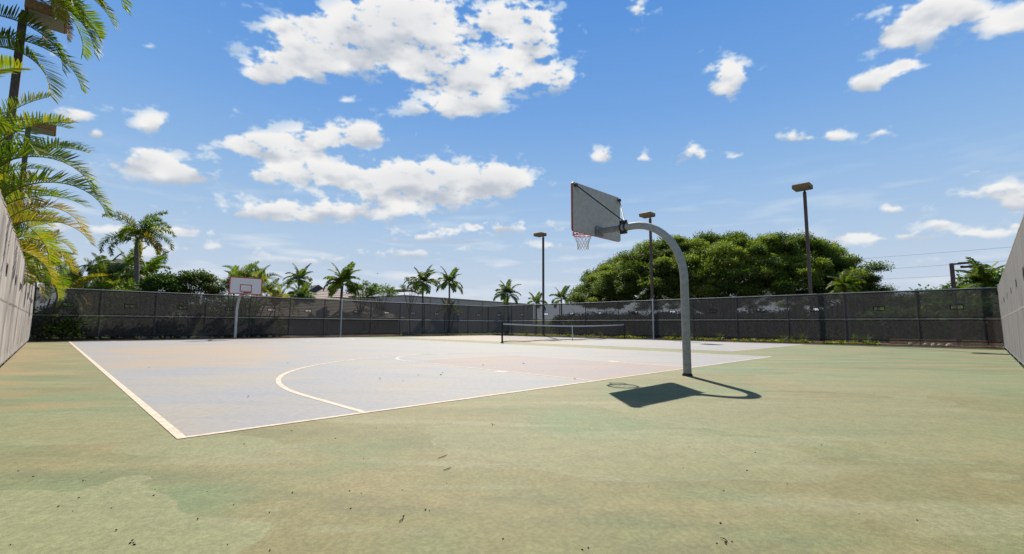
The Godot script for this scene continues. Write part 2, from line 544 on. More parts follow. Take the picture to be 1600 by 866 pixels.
func arc(mb: MB, mid: Vector2, r: float, w: float, from: float, to: float, z: float) -> void:
	var k := 48
	for i in k:
		var t0 := from + (to - from) * i / k
		var t1 := from + (to - from) * (i + 1) / k
		var e0 := Vector2(cos(t0), sin(t0))
		var e1 := Vector2(cos(t1), sin(t1))
		var p := mid + e0 * (r - w / 2)
		var q := mid + e0 * (r + w / 2)
		var s := mid + e1 * (r + w / 2)
		var t := mid + e1 * (r - w / 2)
		mb.quad(V(p.x, p.y, z), V(t.x, t.y, z), V(s.x, s.y, z), V(q.x, q.y, z))


func line(parent: Node3D, called: String, mb: MB, m: Material) -> void:
	mb.u2.clear()
	put(called, mb.mesh(m), parent)


func make_courts() -> void:
	nz = [fbm(1, 0.35, 4), fbm(2, 0.42, 5), fbm(3, 0.55, 5), fbm(4, 6.0, 3)]
	var grain := noise_tex(61, 0.03, Color(0.80, 0.80, 0.78), Color(1, 1, 1), 1024, 6)
	grain.noise.domain_warp_enabled = true
	grain.noise.domain_warp_amplitude = 40.0
	grain.noise.domain_warp_frequency = 0.012
	var relief := noise_tex(62, 0.09, Color(0, 0, 0), Color(1, 1, 1), 1024, 5)
	var smooth := noise_tex(65, 0.02, Color(0.91, 0.91, 0.905), Color(1, 1, 1), 1024, 6)
	var NA := 9.0
	var NB := 7.0
	var near_map := paint_map(green_at, 1024, 800, A0, B0, NA, NB)
	var far_map := paint_map(green_at, 480, 540, A0, B0, A1 - 0.1, B1 - 0.1)
	var gn := paint_material("green_paint_near", near_map, grain, relief)
	var gf := paint_material("green_paint", far_map, grain, relief)
	var surf := struct("court_surface")
	put("green_paint", sheet(A0 + 0.02, B0 + 0.02, NA, NB, 0.0, gn, 1.15, A0, B0, NA, NB), surf)
	put("green_paint", sheet(A0 + 0.02, NB, NA, B1 - 0.06, 0.0, gf, 1.15, A0, B0, A1 - 0.1, B1 - 0.1), surf)
	put("green_paint", sheet(NA, B0 + 0.02, A1 - 0.06, B1 - 0.06, 0.0, gf, 1.15, A0, B0, A1 - 0.1, B1 - 0.1), surf)
	# slab edge under the paint
	var slab := MB.new()
	slab.box(V((A0 + A1) / 2, (B0 + B1) / 2, -0.064), Vector3(A1 - A0 - 0.08, 0.12, B1 - B0 - 0.08), 0.01)
	grainy("slab_concrete", Color(0.3, 0.27, 0.23), 0.9, 63, 1.0, 0.3)
	put("concrete_slab", slab.mesh(M.slab_concrete), surf)

	# basketball court
	var a0 := 0.81
	var a1 := 15.91
	var b0 := 4.63
	var b1 := 32.7
	var court := struct("basketball_court")
	var blue_map := paint_map(blue_at, 500, 900, a0, b0, a1, b1)
	var bm := paint_material("court_paint", blue_map, smooth, relief, Color(1, 1, 1), 0.06)
	put("blue_paint", sheet(a0, b0, a1, b1, 0.002, bm, 1.9, a0, b0, a1, b1), court)
	var wl := grainy("line_paint", Color(0.52, 0.435, 0.35), 0.8, 64, 0.9, 0.2)
	var wf := grainy("worn_line_paint", Color(0.48, 0.43, 0.40), 0.8, 66, 0.6, 0.22)
	var pk := paint_material("lane_paint", blue_map, smooth, relief, Color(1.0, 0.87, 0.85), 0.06)
	var w := 0.07
	var mb := MB.new(); strip(mb, Vector2(a0 + w / 2, b0), Vector2(a0 + w / 2, b1), w, 0.0045); line(court, "sideline", mb, wl)
	mb = MB.new(); strip(mb, Vector2(a1 - w / 2, b0), Vector2(a1 - w / 2, b1), w, 0.0045); line(court, "sideline", mb, wl)
	mb = MB.new(); strip(mb, Vector2(a0 + w + 0.002, b0 + 0.03), Vector2(a1 - w - 0.002, b0 + 0.03), 0.06, 0.0045); line(court, "baseline", mb, wl)
	mb = MB.new(); strip(mb, Vector2(a0 + w + 0.002, b1 - 0.03), Vector2(a1 - w - 0.002, b1 - 0.03), 0.06, 0.0045); line(court, "baseline", mb, wl)
	var ca := 8.5
	for end in [0, 1]:
		var bb: float = b0 if end == 0 else b1
		var s: float = 1.0 if end == 0 else -1.0
		var hoop_b := bb + s * 1.68
		var r := 6.05
		mb = MB.new()
		strip(mb, Vector2(ca - r, bb + s * 0.07), Vector2(ca - r, hoop_b), 0.07, 0.0048)
		strip(mb, Vector2(ca + r, bb + s * 0.07), Vector2(ca + r, hoop_b), 0.07, 0.0048)
		arc(mb, Vector2(ca, hoop_b), r, 0.075, 0.0 if s > 0 else PI, PI if s > 0 else TAU, 0.0048)
		line(court, "three_point_line", mb, wl)
		var k := 1.9
		var ft := bb + s * 5.8
		mb = MB.new()
		mb.quad(V(ca - k, bb + s * 0.07, 0.0034), V(ca - k, ft, 0.0034), V(ca + k, ft, 0.0034), V(ca + k, bb + s * 0.07, 0.0034))
		for p in mb.v:
			mb.u.append(Vector2(p.x, -p.z) / 1.9)
			mb.u2.append(Vector2((p.x - a0) / (a1 - a0), (-p.z - b0) / (b1 - b0)))
		put("lane_paint", mb.mesh(pk), court)
		mb = MB.new(); strip(mb, Vector2(ca - k, bb + s * 0.07), Vector2(ca - k, ft), 0.06, 0.0048); line(court, "lane_line", mb, wf)
		mb = MB.new(); strip(mb, Vector2(ca + k, bb + s * 0.07), Vector2(ca + k, ft), 0.06, 0.0048); line(court, "lane_line", mb, wf)
		mb = MB.new(); strip(mb, Vector2(ca - k + 0.04, ft), Vector2(ca + k - 0.04, ft), 0.05, 0.0048); line(court, "free_throw_line", mb, wf)
		mb = MB.new(); arc(mb, Vector2(ca, ft), k, 0.075, 0.0 if s > 0 else PI, PI if s > 0 else TAU, 0.0048); line(court, "free_throw_arc", mb, wf)
		for sd in [-1, 1]:
			mb = MB.new()
			strip(mb, Vector2(ca + sd * (k + 0.04), bb + s * 2.2), Vector2(ca + sd * (k + 0.2), bb + s * 2.2), 0.3, 0.0048)
			line(court, "lane_block", mb, wl)

	# tennis court beside it
	var tc := struct("tennis_court")
	var tm := paint_material("tennis_paint", blue_map, smooth, relief, Color(1, 1, 1), 0.06)
	put("blue_paint", sheet(18.0, 6.6, 29.2, 30.1, 0.002, tm, 1.9, 18.0 - 3.0, 6.6 - 2.0, 40.0, 42.0), tc)
	var tw := 0.05
	for aa in [18.1, 19.47, 27.7, 29.05]:
		mb = MB.new(); strip(mb, Vector2(aa, 6.65), Vector2(aa, 30.05), tw, 0.004); line(tc, "sideline", mb, wf)
	for bb in [6.68, 30.0]:
		mb = MB.new(); strip(mb, Vector2(18.13, bb), Vector2(29.02, bb), tw, 0.0045); line(tc, "baseline", mb, wf)
	for bb in [11.66, 24.46]:
		mb = MB.new(); strip(mb, Vector2(19.5, bb), Vector2(27.67, bb), tw, 0.0045); line(tc, "service_line", mb, wf)

	var g := MB.new()
	g.quad(V(-900, -400, -0.13), V(-900, 1500, -0.13), V(1500, 1500, -0.13), V(1500, -400, -0.13))
	var ground := put("ground", g.mesh(M.grass_ground))
	ground.set_meta("kind", "structure")
	# planted soil strips outside the two far fences
	var beds := struct("planting_bed")
	mb = MB.new(); mb.box(V(A1 + 1.4, 16.0, -0.02), Vector3(2.9, 0.14, 36.0), 0.05); put("soil", mb.mesh(M.soil), beds)
	mb = MB.new(); mb.box(V(14.0, B1 + 1.35, -0.02), Vector3(32.0, 0.14, 2.75), 0.05); put("soil", mb.mesh(M.soil), beds)
	mb = MB.new(); mb.box(V(A0 - 1.6, 16.0, -0.02), Vector3(3.1, 0.14, 34.0), 0.05); put("soil", mb.mesh(M.soil), beds)


# ------------------------------------------------------------------ fences
# p -> q in (a, b); inward normal nrm; stations of the posts along the run
func fence(called: String, label: String, p: Vector2, q: Vector2, nrm: Vector2, stations: Array, white: Array, cl: Material, hem: Material, ripple: float, sd: int, gap: float, whole := false) -> void:
	var o := thing(called, label, "fence", V(p.x, p.y, 0))
	var d := (q - p).normalized()
	var run := p.distance_to(q)
	var at := func(s: float, z: float, off: float) -> Vector3:
		return V(d.x * s + nrm.x * off, d.y * s + nrm.y * off, z)
	for s in stations:
		var mb := MB.new()
		var bright: bool = white.has(s)
		var r := 0.042 if bright else 0.034
		var off := 0.055 if bright and s > 0.3 and s < run - 0.3 else (0.0 if bright else -0.04)
		var top := FH + (0.1 if bright else 0.02)
		mb.tube(PackedVector3Array([at.call(s, -0.08, off), at.call(s, top, off), at.call(s, top + 0.02, off), at.call(s, top + 0.035, off)]), PackedFloat32Array([r, r, r * 0.8, r * 0.25]), 10)
		put("post", mb.mesh(M.white_post if bright else M.galvanised_dull), o)
	for z in [FH - 0.02, 1.32]:
		var mb := MB.new()
		var off := 0.012 if z < 2.0 else 0.0
		mb.bar(at.call(0.02, z, off), at.call(run - 0.02, z, off), 0.022, 8)
		put("top_rail" if z > 2.0 else "middle_rail", mb.mesh(M.galvanised if z > 2.0 else M.rail_grey), o)
	# chain link wires
	var ml := MB.new()
	var pitch := 0.075
	var hz := FH - 0.06
	var s := -hz
	while s < run:
		var s0 := maxf(s, 0.0)
		var s1 := minf(s + hz, run)
		if s1 > s0 + 0.01:
			ml.tube(PackedVector3Array([at.call(s0, 0.03 + s0 - s, -0.016), at.call(s1, 0.03 + s1 - s, -0.016)]), PackedFloat32Array([0.0019]), 3, false)
			ml.tube(PackedVector3Array([at.call(s0, 0.03 + hz - (s0 - s), -0.02), at.call(s1, 0.03 + hz - (s1 - s), -0.02)]), PackedFloat32Array([0.0019]), 3, false)
		s += pitch
	var links := put("chain_link", ml.mesh(M.link_wire), o)
	links.set_meta("kind", "stuff")
	# windscreen cloth, an upper and a lower panel in each bay, each upper one with a wind vent
	var wob := fbm(sd, 0.9, 3)
	for i in stations.size() - 1:
		var sa: float = stations[i] + 0.004
		var sb: float = stations[i + 1] - 0.004
		var w := sb - sa
		for up in ([true] if whole else [false, true]):
			var z0 := gap if whole else (1.37 if up else gap)
			var z1 := FH - 0.045 if up else 1.27
			var nx := 20 if ripple > 0.02 else 12
			var us := []
			for k in nx + 1:
				us.append(sa + w * k / nx)
			var vs := []
			var nv := 12 if whole else 8
			for k in nv + 1:
				vs.append(z0 + (z1 - z0) * k / nv)
			var hu0 := sa + w * 0.5 - 0.2
			var hu1 := sa + w * 0.5 + 0.2
			var hv0 := 1.8
			var hv1 := 1.95
			if up and w > 1.5:
				us = us.filter(func(x): return absf(x - hu0) > 0.06 and absf(x - hu1) > 0.06)
				us.append(hu0); us.append(hu1); us.sort()
				vs = vs.filter(func(x): return absf(x - hv0) > 0.04 and absf(x - hv1) > 0.04)
				vs.append(hv0); vs.append(hv1); vs.sort()
			var pt := func(x: float, z: float) -> Vector3:
				var edge := minf(minf((x - sa) / 0.25, (sb - x) / 0.25), 1.0) if ripple < 0.02 else 1.0
				var slack := minf(1.0, minf((z - z0) / 0.12 + 0.25, (z1 - z) / 0.12 + 0.25))
				var f: float = wob.get_noise_2d(x * 2.4 + z * 0.1, z * 0.03) * ripple * edge * slack
				return at.call(x, z, 0.03 + ripple * 0.35 + f)
			var mb := MB.new()
			for a in us.size() - 1:
				for b in vs.size() - 1:
					if up and w > 1.5 and us[a] > hu0 - 0.01 and us[a + 1] < hu1 + 0.01 and vs[b] > hv0 - 0.01 and vs[b + 1] < hv1 + 0.01:
						continue
					var c0: Vector3 = pt.call(us[a], vs[b])
					var c1: Vector3 = pt.call(us[a + 1], vs[b])
					var c2: Vector3 = pt.call(us[a + 1], vs[b + 1])
					var c3: Vector3 = pt.call(us[a], vs[b + 1])
					var nn := (c2 - c0).cross(c1 - c0).normalized()
					var e := 0.02
					var ns := []
					for q0 in [[us[a], vs[b]], [us[a + 1], vs[b]], [us[a + 1], vs[b + 1]], [us[a], vs[b + 1]]]:
						var g0: Vector3 = pt.call(q0[0] + e, q0[1]) - pt.call(q0[0] - e, q0[1])
						var g1: Vector3 = pt.call(q0[0], q0[1] + e) - pt.call(q0[0], q0[1] - e)
						var g := g0.cross(g1).normalized()
						ns.append(g if g.dot(nn) > 0 else -g)
					mb.trin(c0, c1, c2, ns[0], ns[1], ns[2])
					mb.trin(c0, c2, c3, ns[0], ns[2], ns[3])
			var panel := put("screen_panel", mb.mesh(cl), o)
			# doubled hems along the rails and round the vent
			var hw := 0.035
			for z in ([z0 + hw / 2, 1.32, z1 - hw / 2] if whole else [z0 + hw / 2, z1 - hw / 2]):
				var hm := MB.new()
				for k in us.size() - 1:
					var e0: Vector3 = pt.call(us[k], z - hw / 2)
					var e1: Vector3 = pt.call(us[k + 1], z - hw / 2)
					var e2: Vector3 = pt.call(us[k + 1], z + hw / 2)
					var e3: Vector3 = pt.call(us[k], z + hw / 2)
					var lift := Vector3(nrm.x, 0, -nrm.y) * 0.004
					hm.quad(e0 + lift, e3 + lift, e2 + lift, e1 + lift)
				put("hem", hm.mesh(hem), panel)
			if up and w > 1.5:
				var vm := MB.new()
				var lift := Vector3(nrm.x, 0, -nrm.y) * 0.006
				for e in [[hu0 - 0.04, hv0 - 0.04, hu1 + 0.04, hv0], [hu0 - 0.04, hv1, hu1 + 0.04, hv1 + 0.04], [hu0 - 0.04, hv0, hu0, hv1], [hu1, hv0, hu1 + 0.04, hv1], [(hu0 + hu1) / 2 - 0.012, hv0, (hu0 + hu1) / 2 + 0.012, hv1]]:
					vm.quad(pt.call(e[0], e[1]) + lift, pt.call(e[0], e[3]) + lift, pt.call(e[2], e[3]) + lift, pt.call(e[2], e[1]) + lift)
				put("vent_hem", vm.mesh(M.hem_black), panel)


func make_fences() -> void:
	var st := [0.0]
	for x in [2.0, 4.42, 6.9, 9.38, 11.86, 14.28, 15.51, 17.95, 20.55, 22.94, 25.34, 27.76]:
		st.append(x - A0)
	st.append(A1 - A0)
	fence("windscreen_fence", "black windscreen fence behind the red-bordered backboard, with one white post", Vector2(A0, B1), Vector2(A1, B1), Vector2(0, -1), st, [15.51 - A0, A1 - A0], M.screen_far, M.hem_black, 0.014, 71, 0.19)
	st = [0.0]
	for x in [30.54, 27.64, 24.87, 22.19, 19.2, 16.31, 13.48, 10.72, 7.9, 5.18, 2.23]:
		st.append(B1 - x)
	st.append(B1 - B0)
	fence("windscreen_fence", "black windscreen fence behind the tennis net with yellow groundcover at its foot", Vector2(A1, B1), Vector2(A1, B0), Vector2(-1, 0), st, [B1 - 16.31, B1 - B0], M.screen_far, M.hem_black, 0.014, 72, 0.24)
	st = []
	for k in 13:
		st.append((B1 - B0) * k / 12.0)
	fence("windscreen_fence", "pale grey sun-faded windscreen fence with deep folds, under the tall palms", Vector2(A0, B0), Vector2(A0, B1), Vector2(1, 0), st, [], M.screen_side, M.hem_grey, 0.07, 73, 0.1, true)
	st = []
	for k in 12:
		st.append((A1 - A0) * k / 11.0)
	fence("windscreen_fence", "smooth mid grey windscreen fence running back from the street lamp corner", Vector2(A1, B0), Vector2(A0, B0), Vector2(0, 1), st, [], M.screen_near, M.hem_grey, 0.025, 74, 0.12, true)


# ------------------------------------------------------------------ basketball hoops
func hoop(label: String, base: Vector3, s: float, reach: float, zb: float, pole: Material, arm_m: Material) -> void:
	# s = +1: the board faces +b; -1: it faces -b. Local axes: x along a, y up, z towards the court
	var o := thing("basketball_hoop", label, "basketball hoop", base)
	o.rotation.y = PI if s > 0 else 0.0
	var za := zb + 0.115       # height of the arm
	var bend := 1.12
	var pts := PackedVector3Array([Vector3(0, -0.1, 0), Vector3(0, 1.0, 0), Vector3(0, za - bend * 1.08, 0)])
	for k in range(1, 13):
		var t := PI / 2 * k / 12.0
		pts.append(Vector3(0, za - bend * 1.08 + bend * 1.08 * sin(t), (1.0 - cos(t)) * bend * 0.95))
	var zend := bend * 0.95
	pts.append(Vector3(0, za, zend + 0.28))
	var mb := MB.new()
	mb.tube(pts, PackedFloat32Array([0.076]), 20)
	var shaft := put("pole", mb.mesh(pole), o)
	mb = MB.new()
	mb.tube(PackedVector3Array([Vector3(0, -0.02, 0), Vector3(0, 0.022, 0), Vector3(0, 0.05, 0)]), PackedFloat32Array([0.1, 0.094, 0.0775]), 20)
	put("sealant_collar", mb.mesh(M.dark_steel), shaft)
	mb = MB.new()
	mb.bar(Vector3(0, za, zend + 0.1), Vector3(0, za, reach - 0.05), 0.066, 18)
	mb.box(Vector3(0, za, reach - 0.04), Vector3(0.26, 0.22, 0.03), 0.006)
	var arm := put("extension_arm", mb.mesh(arm_m), o)
	mb = MB.new()
	var cz := zend + 0.24
	for e in [-0.05, 0.05]:
		mb.tube(PackedVector3Array([Vector3(0, za, cz + e - 0.018), Vector3(0, za, cz + e + 0.018)]), PackedFloat32Array([0.092]), 18)
	mb.box(Vector3(0, za + 0.115, cz), Vector3(0.07, 0.09, 0.16), 0.008)
	mb.box(Vector3(0, za - 0.105, cz), Vector3(0.06, 0.06, 0.15), 0.008)
	for e in [-0.05, 0.05]:
		mb.bar(Vector3(-0.075, za + 0.11, cz + e), Vector3(0.075, za + 0.11, cz + e), 0.012, 8)
		mb.bar(Vector3(-0.06, za - 0.11, cz + e), Vector3(0.06, za - 0.11, cz + e), 0.012, 8)
	put("clamp", mb.mesh(M.dark_steel), o)
	# board
	var w := 0.915
	var h := 1.067
	var outline := PackedVector2Array()
	for q in [[w, h, 0], [-w, h, 1], [-w, 0.0, 2], [w, 0.0, 3]]:
		for k in 6:
			var t: float = PI / 2 * (q[2] + k / 5.0)
			outline.append(Vector2(q[0] - signf(q[0]) * 0.06 + cos(t) * 0.06, (q[1] - 0.06 if q[1] > 0.5 else 0.06) + sin(t) * 0.06))
	var zf := reach + 0.045
	var zk := reach
	mb = MB.new()
	var mid := Vector3(0, zb + h / 2, (zf + zk) / 2)
	for k in outline.size():
		var p := outline[k]
		var q := outline[(k + 1) % outline.size()]
		mb.out3(Vector3(0, zb + h / 2, zf), Vector3(p.x, zb + p.y, zf), Vector3(q.x, zb + q.y, zf), mid)
	var board := put("backboard", mb.mesh(M.board_white), o)
	mb = MB.new()
	for k in outline.size():
		var p := outline[k]
		var q := outline[(k + 1) % outline.size()]
		mb.out3(Vector3(0, zb + h / 2, zk), Vector3(p.x, zb + p.y, zk), Vector3(q.x, zb + q.y, zk), mid)
	put("back_panel", mb.mesh(M.board_back), board)
	mb = MB.new()
	for k in outline.size():
		var p := outline[k]
		var q := outline[(k + 1) % outline.size()]
		var i0 := Vector2(p.x * 0.93, h / 2 + (p.y - h / 2) * 0.88)
		var i1 := Vector2(q.x * 0.93, h / 2 + (q.y - h / 2) * 0.88)
		mb.out4(Vector3(p.x, zb + p.y, zf + 0.003), Vector3(q.x, zb + q.y, zf + 0.003), Vector3(i1.x, zb + i1.y, zf + 0.003), Vector3(i0.x, zb + i0.y, zf + 0.003), mid)
		mb.out4(Vector3(p.x * 1.002, zb + p.y, zf + 0.003), Vector3(q.x * 1.002, zb + q.y, zf + 0.003), Vector3(q.x * 1.002, zb + q.y, zk + 0.012), Vector3(p.x * 1.002, zb + p.y, zk + 0.012), mid)
	put("red_border", mb.mesh(M.board_red), board)
	mb = MB.new()
	for q in [[-0.305, 0.17, 0.05, 0.43], [0.305, 0.17, 0.05, 0.43], [0, 0.6, 0.66, 0.05], [0, 0.16, 0.56, 0.05]]:
		var hh: float = q[3]
		var y0: float = zb + q[1]
		if hh < 0.1:
			y0 -= hh / 2
		mb.out4(Vector3(q[0] - q[2] / 2, y0, zf + 0.004), Vector3(q[0] + q[2] / 2, y0, zf + 0.004), Vector3(q[0] + q[2] / 2, y0 + hh, zf + 0.004), Vector3(q[0] - q[2] / 2, y0 + hh, zf + 0.004), mid)
	put("target_square", mb.mesh(M.board_red), board)
	# braces from the clamp to the upper corners
	for e in [-1, 1]:
		mb = MB.new()
		var tip := Vector3(e * (w - 0.07), zb + h - 0.07, zk - 0.03)
		mb.bar(Vector3(e * 0.03, za + 0.15, cz), tip, 0.014, 8)
		mb.box(tip, Vector3(0.09, 0.06, 0.05), 0.006)
		put("brace", mb.mesh(M.dark_steel), o)
	# rim, bracket and net
	var zr := zb + 0.15
	var rr := 0.2286
	var rc := Vector3(0, zr, zf + 0.15 + rr)
	for e in [0.0, -0.05]:
		mb = MB.new()
		var ring := PackedVector3Array()
		for k in 32:
			var t := TAU * k / 32.0
			ring.append(rc + Vector3(cos(t) * rr, e, sin(t) * rr))
		mb.tube(ring, PackedFloat32Array([0.0125]), 8, false, true)
		if e == 0.0:
			for k in 12:
				var t := TAU * k / 12.0
				mb.bar(rc + Vector3(cos(t) * rr, 0, sin(t) * rr), rc + Vector3(cos(t) * rr, -0.05, sin(t) * rr), 0.006, 6)
		put("rim", mb.mesh(M.rim_red), o)
	mb = MB.new()
	mb.box(Vector3(0, zr - 0.05, zf + 0.01), Vector3(0.2, 0.16, 0.02), 0.004)
	for e in [-0.07, 0.07]:
		mb.bar(Vector3(e, zr - 0.03, zf + 0.01), Vector3(e * 1.3, zr - 0.02, zf + 0.18), 0.012, 6)
	put("rim_bracket", mb.mesh(M.rim_red), o)
	mb = MB.new()
	var rows := [[0.0, 0.222], [-0.07, 0.185], [-0.145, 0.15], [-0.215, 0.13], [-0.28, 0.122], [-0.345, 0.128]]
	for k in 12:
		for dirn in [-1, 1]:
			var path := PackedVector3Array()
			for q in rows.size():
				var t: float = TAU * (k + dirn * 0.5 * q) / 12.0
				path.append(rc + Vector3(cos(t) * rows[q][1], rows[q][0] - 0.045, sin(t) * rows[q][1]))
			mb.tube(path, PackedFloat32Array([0.0042]), 4, false)
	put("net", mb.mesh(M.net_cord), o)


# ------------------------------------------------------------------ tennis net
func tennis_net() -> void:
	var b := 18.05
	var p0 := 17.2
	var p1 := 29.25
	var o := thing("tennis_net", "low black tennis net with white top band and centre strap", "tennis net", V(p0, b, 0))
	var run := p1 - p0
	var top := func(s: float) -> float:
		return 1.02 - 0.1 * sin(PI * s / run)
	for s in [0.0, run]:
		var mb := MB.new()
		mb.tube(PackedVector3Array([Vector3(s, -0.05, 0), Vector3(s, 1.05, 0), Vector3(s, 1.07, 0)]), PackedFloat32Array([0.05, 0.05, 0.03]), 12)
		mb.box(Vector3(s, 0.02, 0), Vector3(0.14, 0.04, 0.14), 0.008)
		var post := put("net_post", mb.mesh(M.black_post), o)
		if s == 0.0:
			mb = MB.new()
			mb.box(Vector3(s + 0.07, 0.8, 0), Vector3(0.06, 0.12, 0.07), 0.01)
			mb.bar(Vector3(s + 0.07, 0.8, 0.03), Vector3(s + 0.07, 0.8, 0.1), 0.01, 6)
			put("crank", mb.mesh(M.dark_steel), post)
	var mb := MB.new()
	var n := 48
	for k in n:
		var s0 := 0.06 + (run - 0.12) * k / n
		var s1 := 0.06 + (run - 0.12) * (k + 1) / n
		for e in [-0.006, 0.006]:
			mb.quad(Vector3(s0, top.call(s0) - 0.065, e), Vector3(s0, top.call(s0), e), Vector3(s1, top.call(s1), e), Vector3(s1, top.call(s1) - 0.065, e))
		mb.quad(Vector3(s0, top.call(s0), -0.006), Vector3(s0, top.call(s0), 0.006), Vector3(s1, top.call(s1), 0.006), Vector3(s1, top.call(s1), -0.006))
	put("top_band", mb.mesh(M.net_band), o)
	mb = MB.new()
	var s := 0.1
	while s < run - 0.08:
		mb.tube(PackedVector3Array([Vector3(s, 0.06, 0), Vector3(s, top.call(s) - 0.06, 0)]), PackedFloat32Array([0.0017]), 3, false)
		s += 0.05
	for r in 19:
		var path := PackedVector3Array()
		for k in 13:
			var x: float = 0.08 + (run - 0.16) * k / 12.0
			path.append(Vector3(x, 0.06 + (top.call(x) - 0.12) * r / 19.0, 0))
		mb.tube(path, PackedFloat32Array([0.0017]), 3, false)
	var mesh := put("net_mesh", mb.mesh(M.black_cord), o)
	mesh.set_meta("kind", "stuff")
	mb = MB.new()
	var hemp := PackedVector3Array()
	for k in 25:
		var x: float = 0.08 + (run - 0.16) * k / 24.0
		hemp.append(Vector3(x, 0.05 + 0.02 * sin(k * 1.3), 0))
	mb.tube(hemp, PackedFloat32Array([0.022]), 6)
	put("bottom_hem", mb.mesh(M.black_cord), o)
	mb = MB.new()
	mb.box(Vector3(run / 2, 0.47, 0), Vector3(0.06, 0.92, 0.02), 0.004)
	put("centre_strap", mb.mesh(M.net_band), o)


# ------------------------------------------------------------------ lamps
func flood_lamp(label: String, at: Vector3, out: Vector3, h: float, group: String) -> void:
	# shoebox floodlight: out points from the pole over the court
	var o := thing("flood_lamp", label, "lamp post", at, group)
	var side := out.cross(Vector3.UP)
	var bas := Basis(out, Vector3.UP, side)
	var mb := MB.new()
	mb.box(Vector3(0, h * 0.5 - 0.05, 0), Vector3(0.16, h, 0.16), 0.02, bas)
	mb.box(Vector3(0, 0.02, 0), Vector3(0.32, 0.05, 0.32), 0.01, bas)
	put("pole", mb.mesh(M.lamp_pole), o)
	mb = MB.new()
	mb.box(Vector3(0, h + 0.02, 0), Vector3(0.1, 0.14, 0.1), 0.01, bas)
	mb.bar(Vector3(0, h + 0.06, 0), out * 0.3 + Vector3(0, h + 0.08, 0), 0.035, 8)
	put("arm", mb.mesh(M.lamp_pole), o)
	mb = MB.new()
	mb.box(out * 0.42 + Vector3(0, h + 0.14, 0), Vector3(0.8, 0.26, 0.9), 0.03, bas)
	var head := put("lamp_head", mb.mesh(M.lamp_brown), o)
	mb = MB.new()
	mb.box(out * 0.42 + Vector3(0, h + 0.0, 0), Vector3(0.66, 0.03, 0.76), 0.005, bas)
	put("lens", mb.mesh(M.lamp_lens), head)


func street_lamp(at: Vector3) -> void:
	var o := thing("street_lamp", "square brown street lamp with two flat heads beside the fence corner", "street lamp", at)
	var mb := MB.new()
	mb.box(Vector3(0, 2.0, 0), Vector3(0.17, 4.1, 0.17), 0.02)
	put("pole", mb.mesh(M.lamp_pole), o)
	mb = MB.new()
	mb.box(Vector3(0, 4.0, 0.2), Vector3(0.1, 0.08, 0.3), 0.01)
	put("arm", mb.mesh(M.lamp_pole), o)
	for e in [[0.0, 4.02, 0.42], [0.3, 3.86, 0.5]]:
		mb = MB.new()
		mb.box(Vector3(e[0], e[1], e[2]), Vector3(0.24, 0.09, 0.42), 0.03)
		mb.box(Vector3(e[0] * 0.5, e[1] + 0.02, e[2] * 0.7), Vector3(maxf(e[0], 0.08), 0.05, 0.12), 0.01)
		put("lamp_head", mb.mesh(M.lamp_pole), o)


# ------------------------------------------------------------------ plants
const GREEN := [Color(0.10, 0.155, 0.022), Color(0.13, 0.185, 0.027), Color(0.07, 0.125, 0.022), Color(0.165, 0.21, 0.03)]
const LIME := [Color(0.19, 0.23, 0.025), Color(0.15, 0.20, 0.022), Color(0.24, 0.25, 0.03)]
const GOLD := [Color(0.34, 0.26, 0.03), Color(0.28, 0.24, 0.03), Color(0.36, 0.22, 0.035)]
const DEEP := [Color(0.05, 0.09, 0.02), Color(0.065, 0.11, 0.025), Color(0.04, 0.075, 0.02)]
const GREYGREEN := [Color(0.105, 0.13, 0.055), Color(0.08, 0.11, 0.04), Color(0.13, 0.15, 0.07)]
const BROWN := [Color(0.16, 0.10, 0.055), Color(0.21, 0.15, 0.09), Color(0.11, 0.07, 0.04)]

var fronds := {}


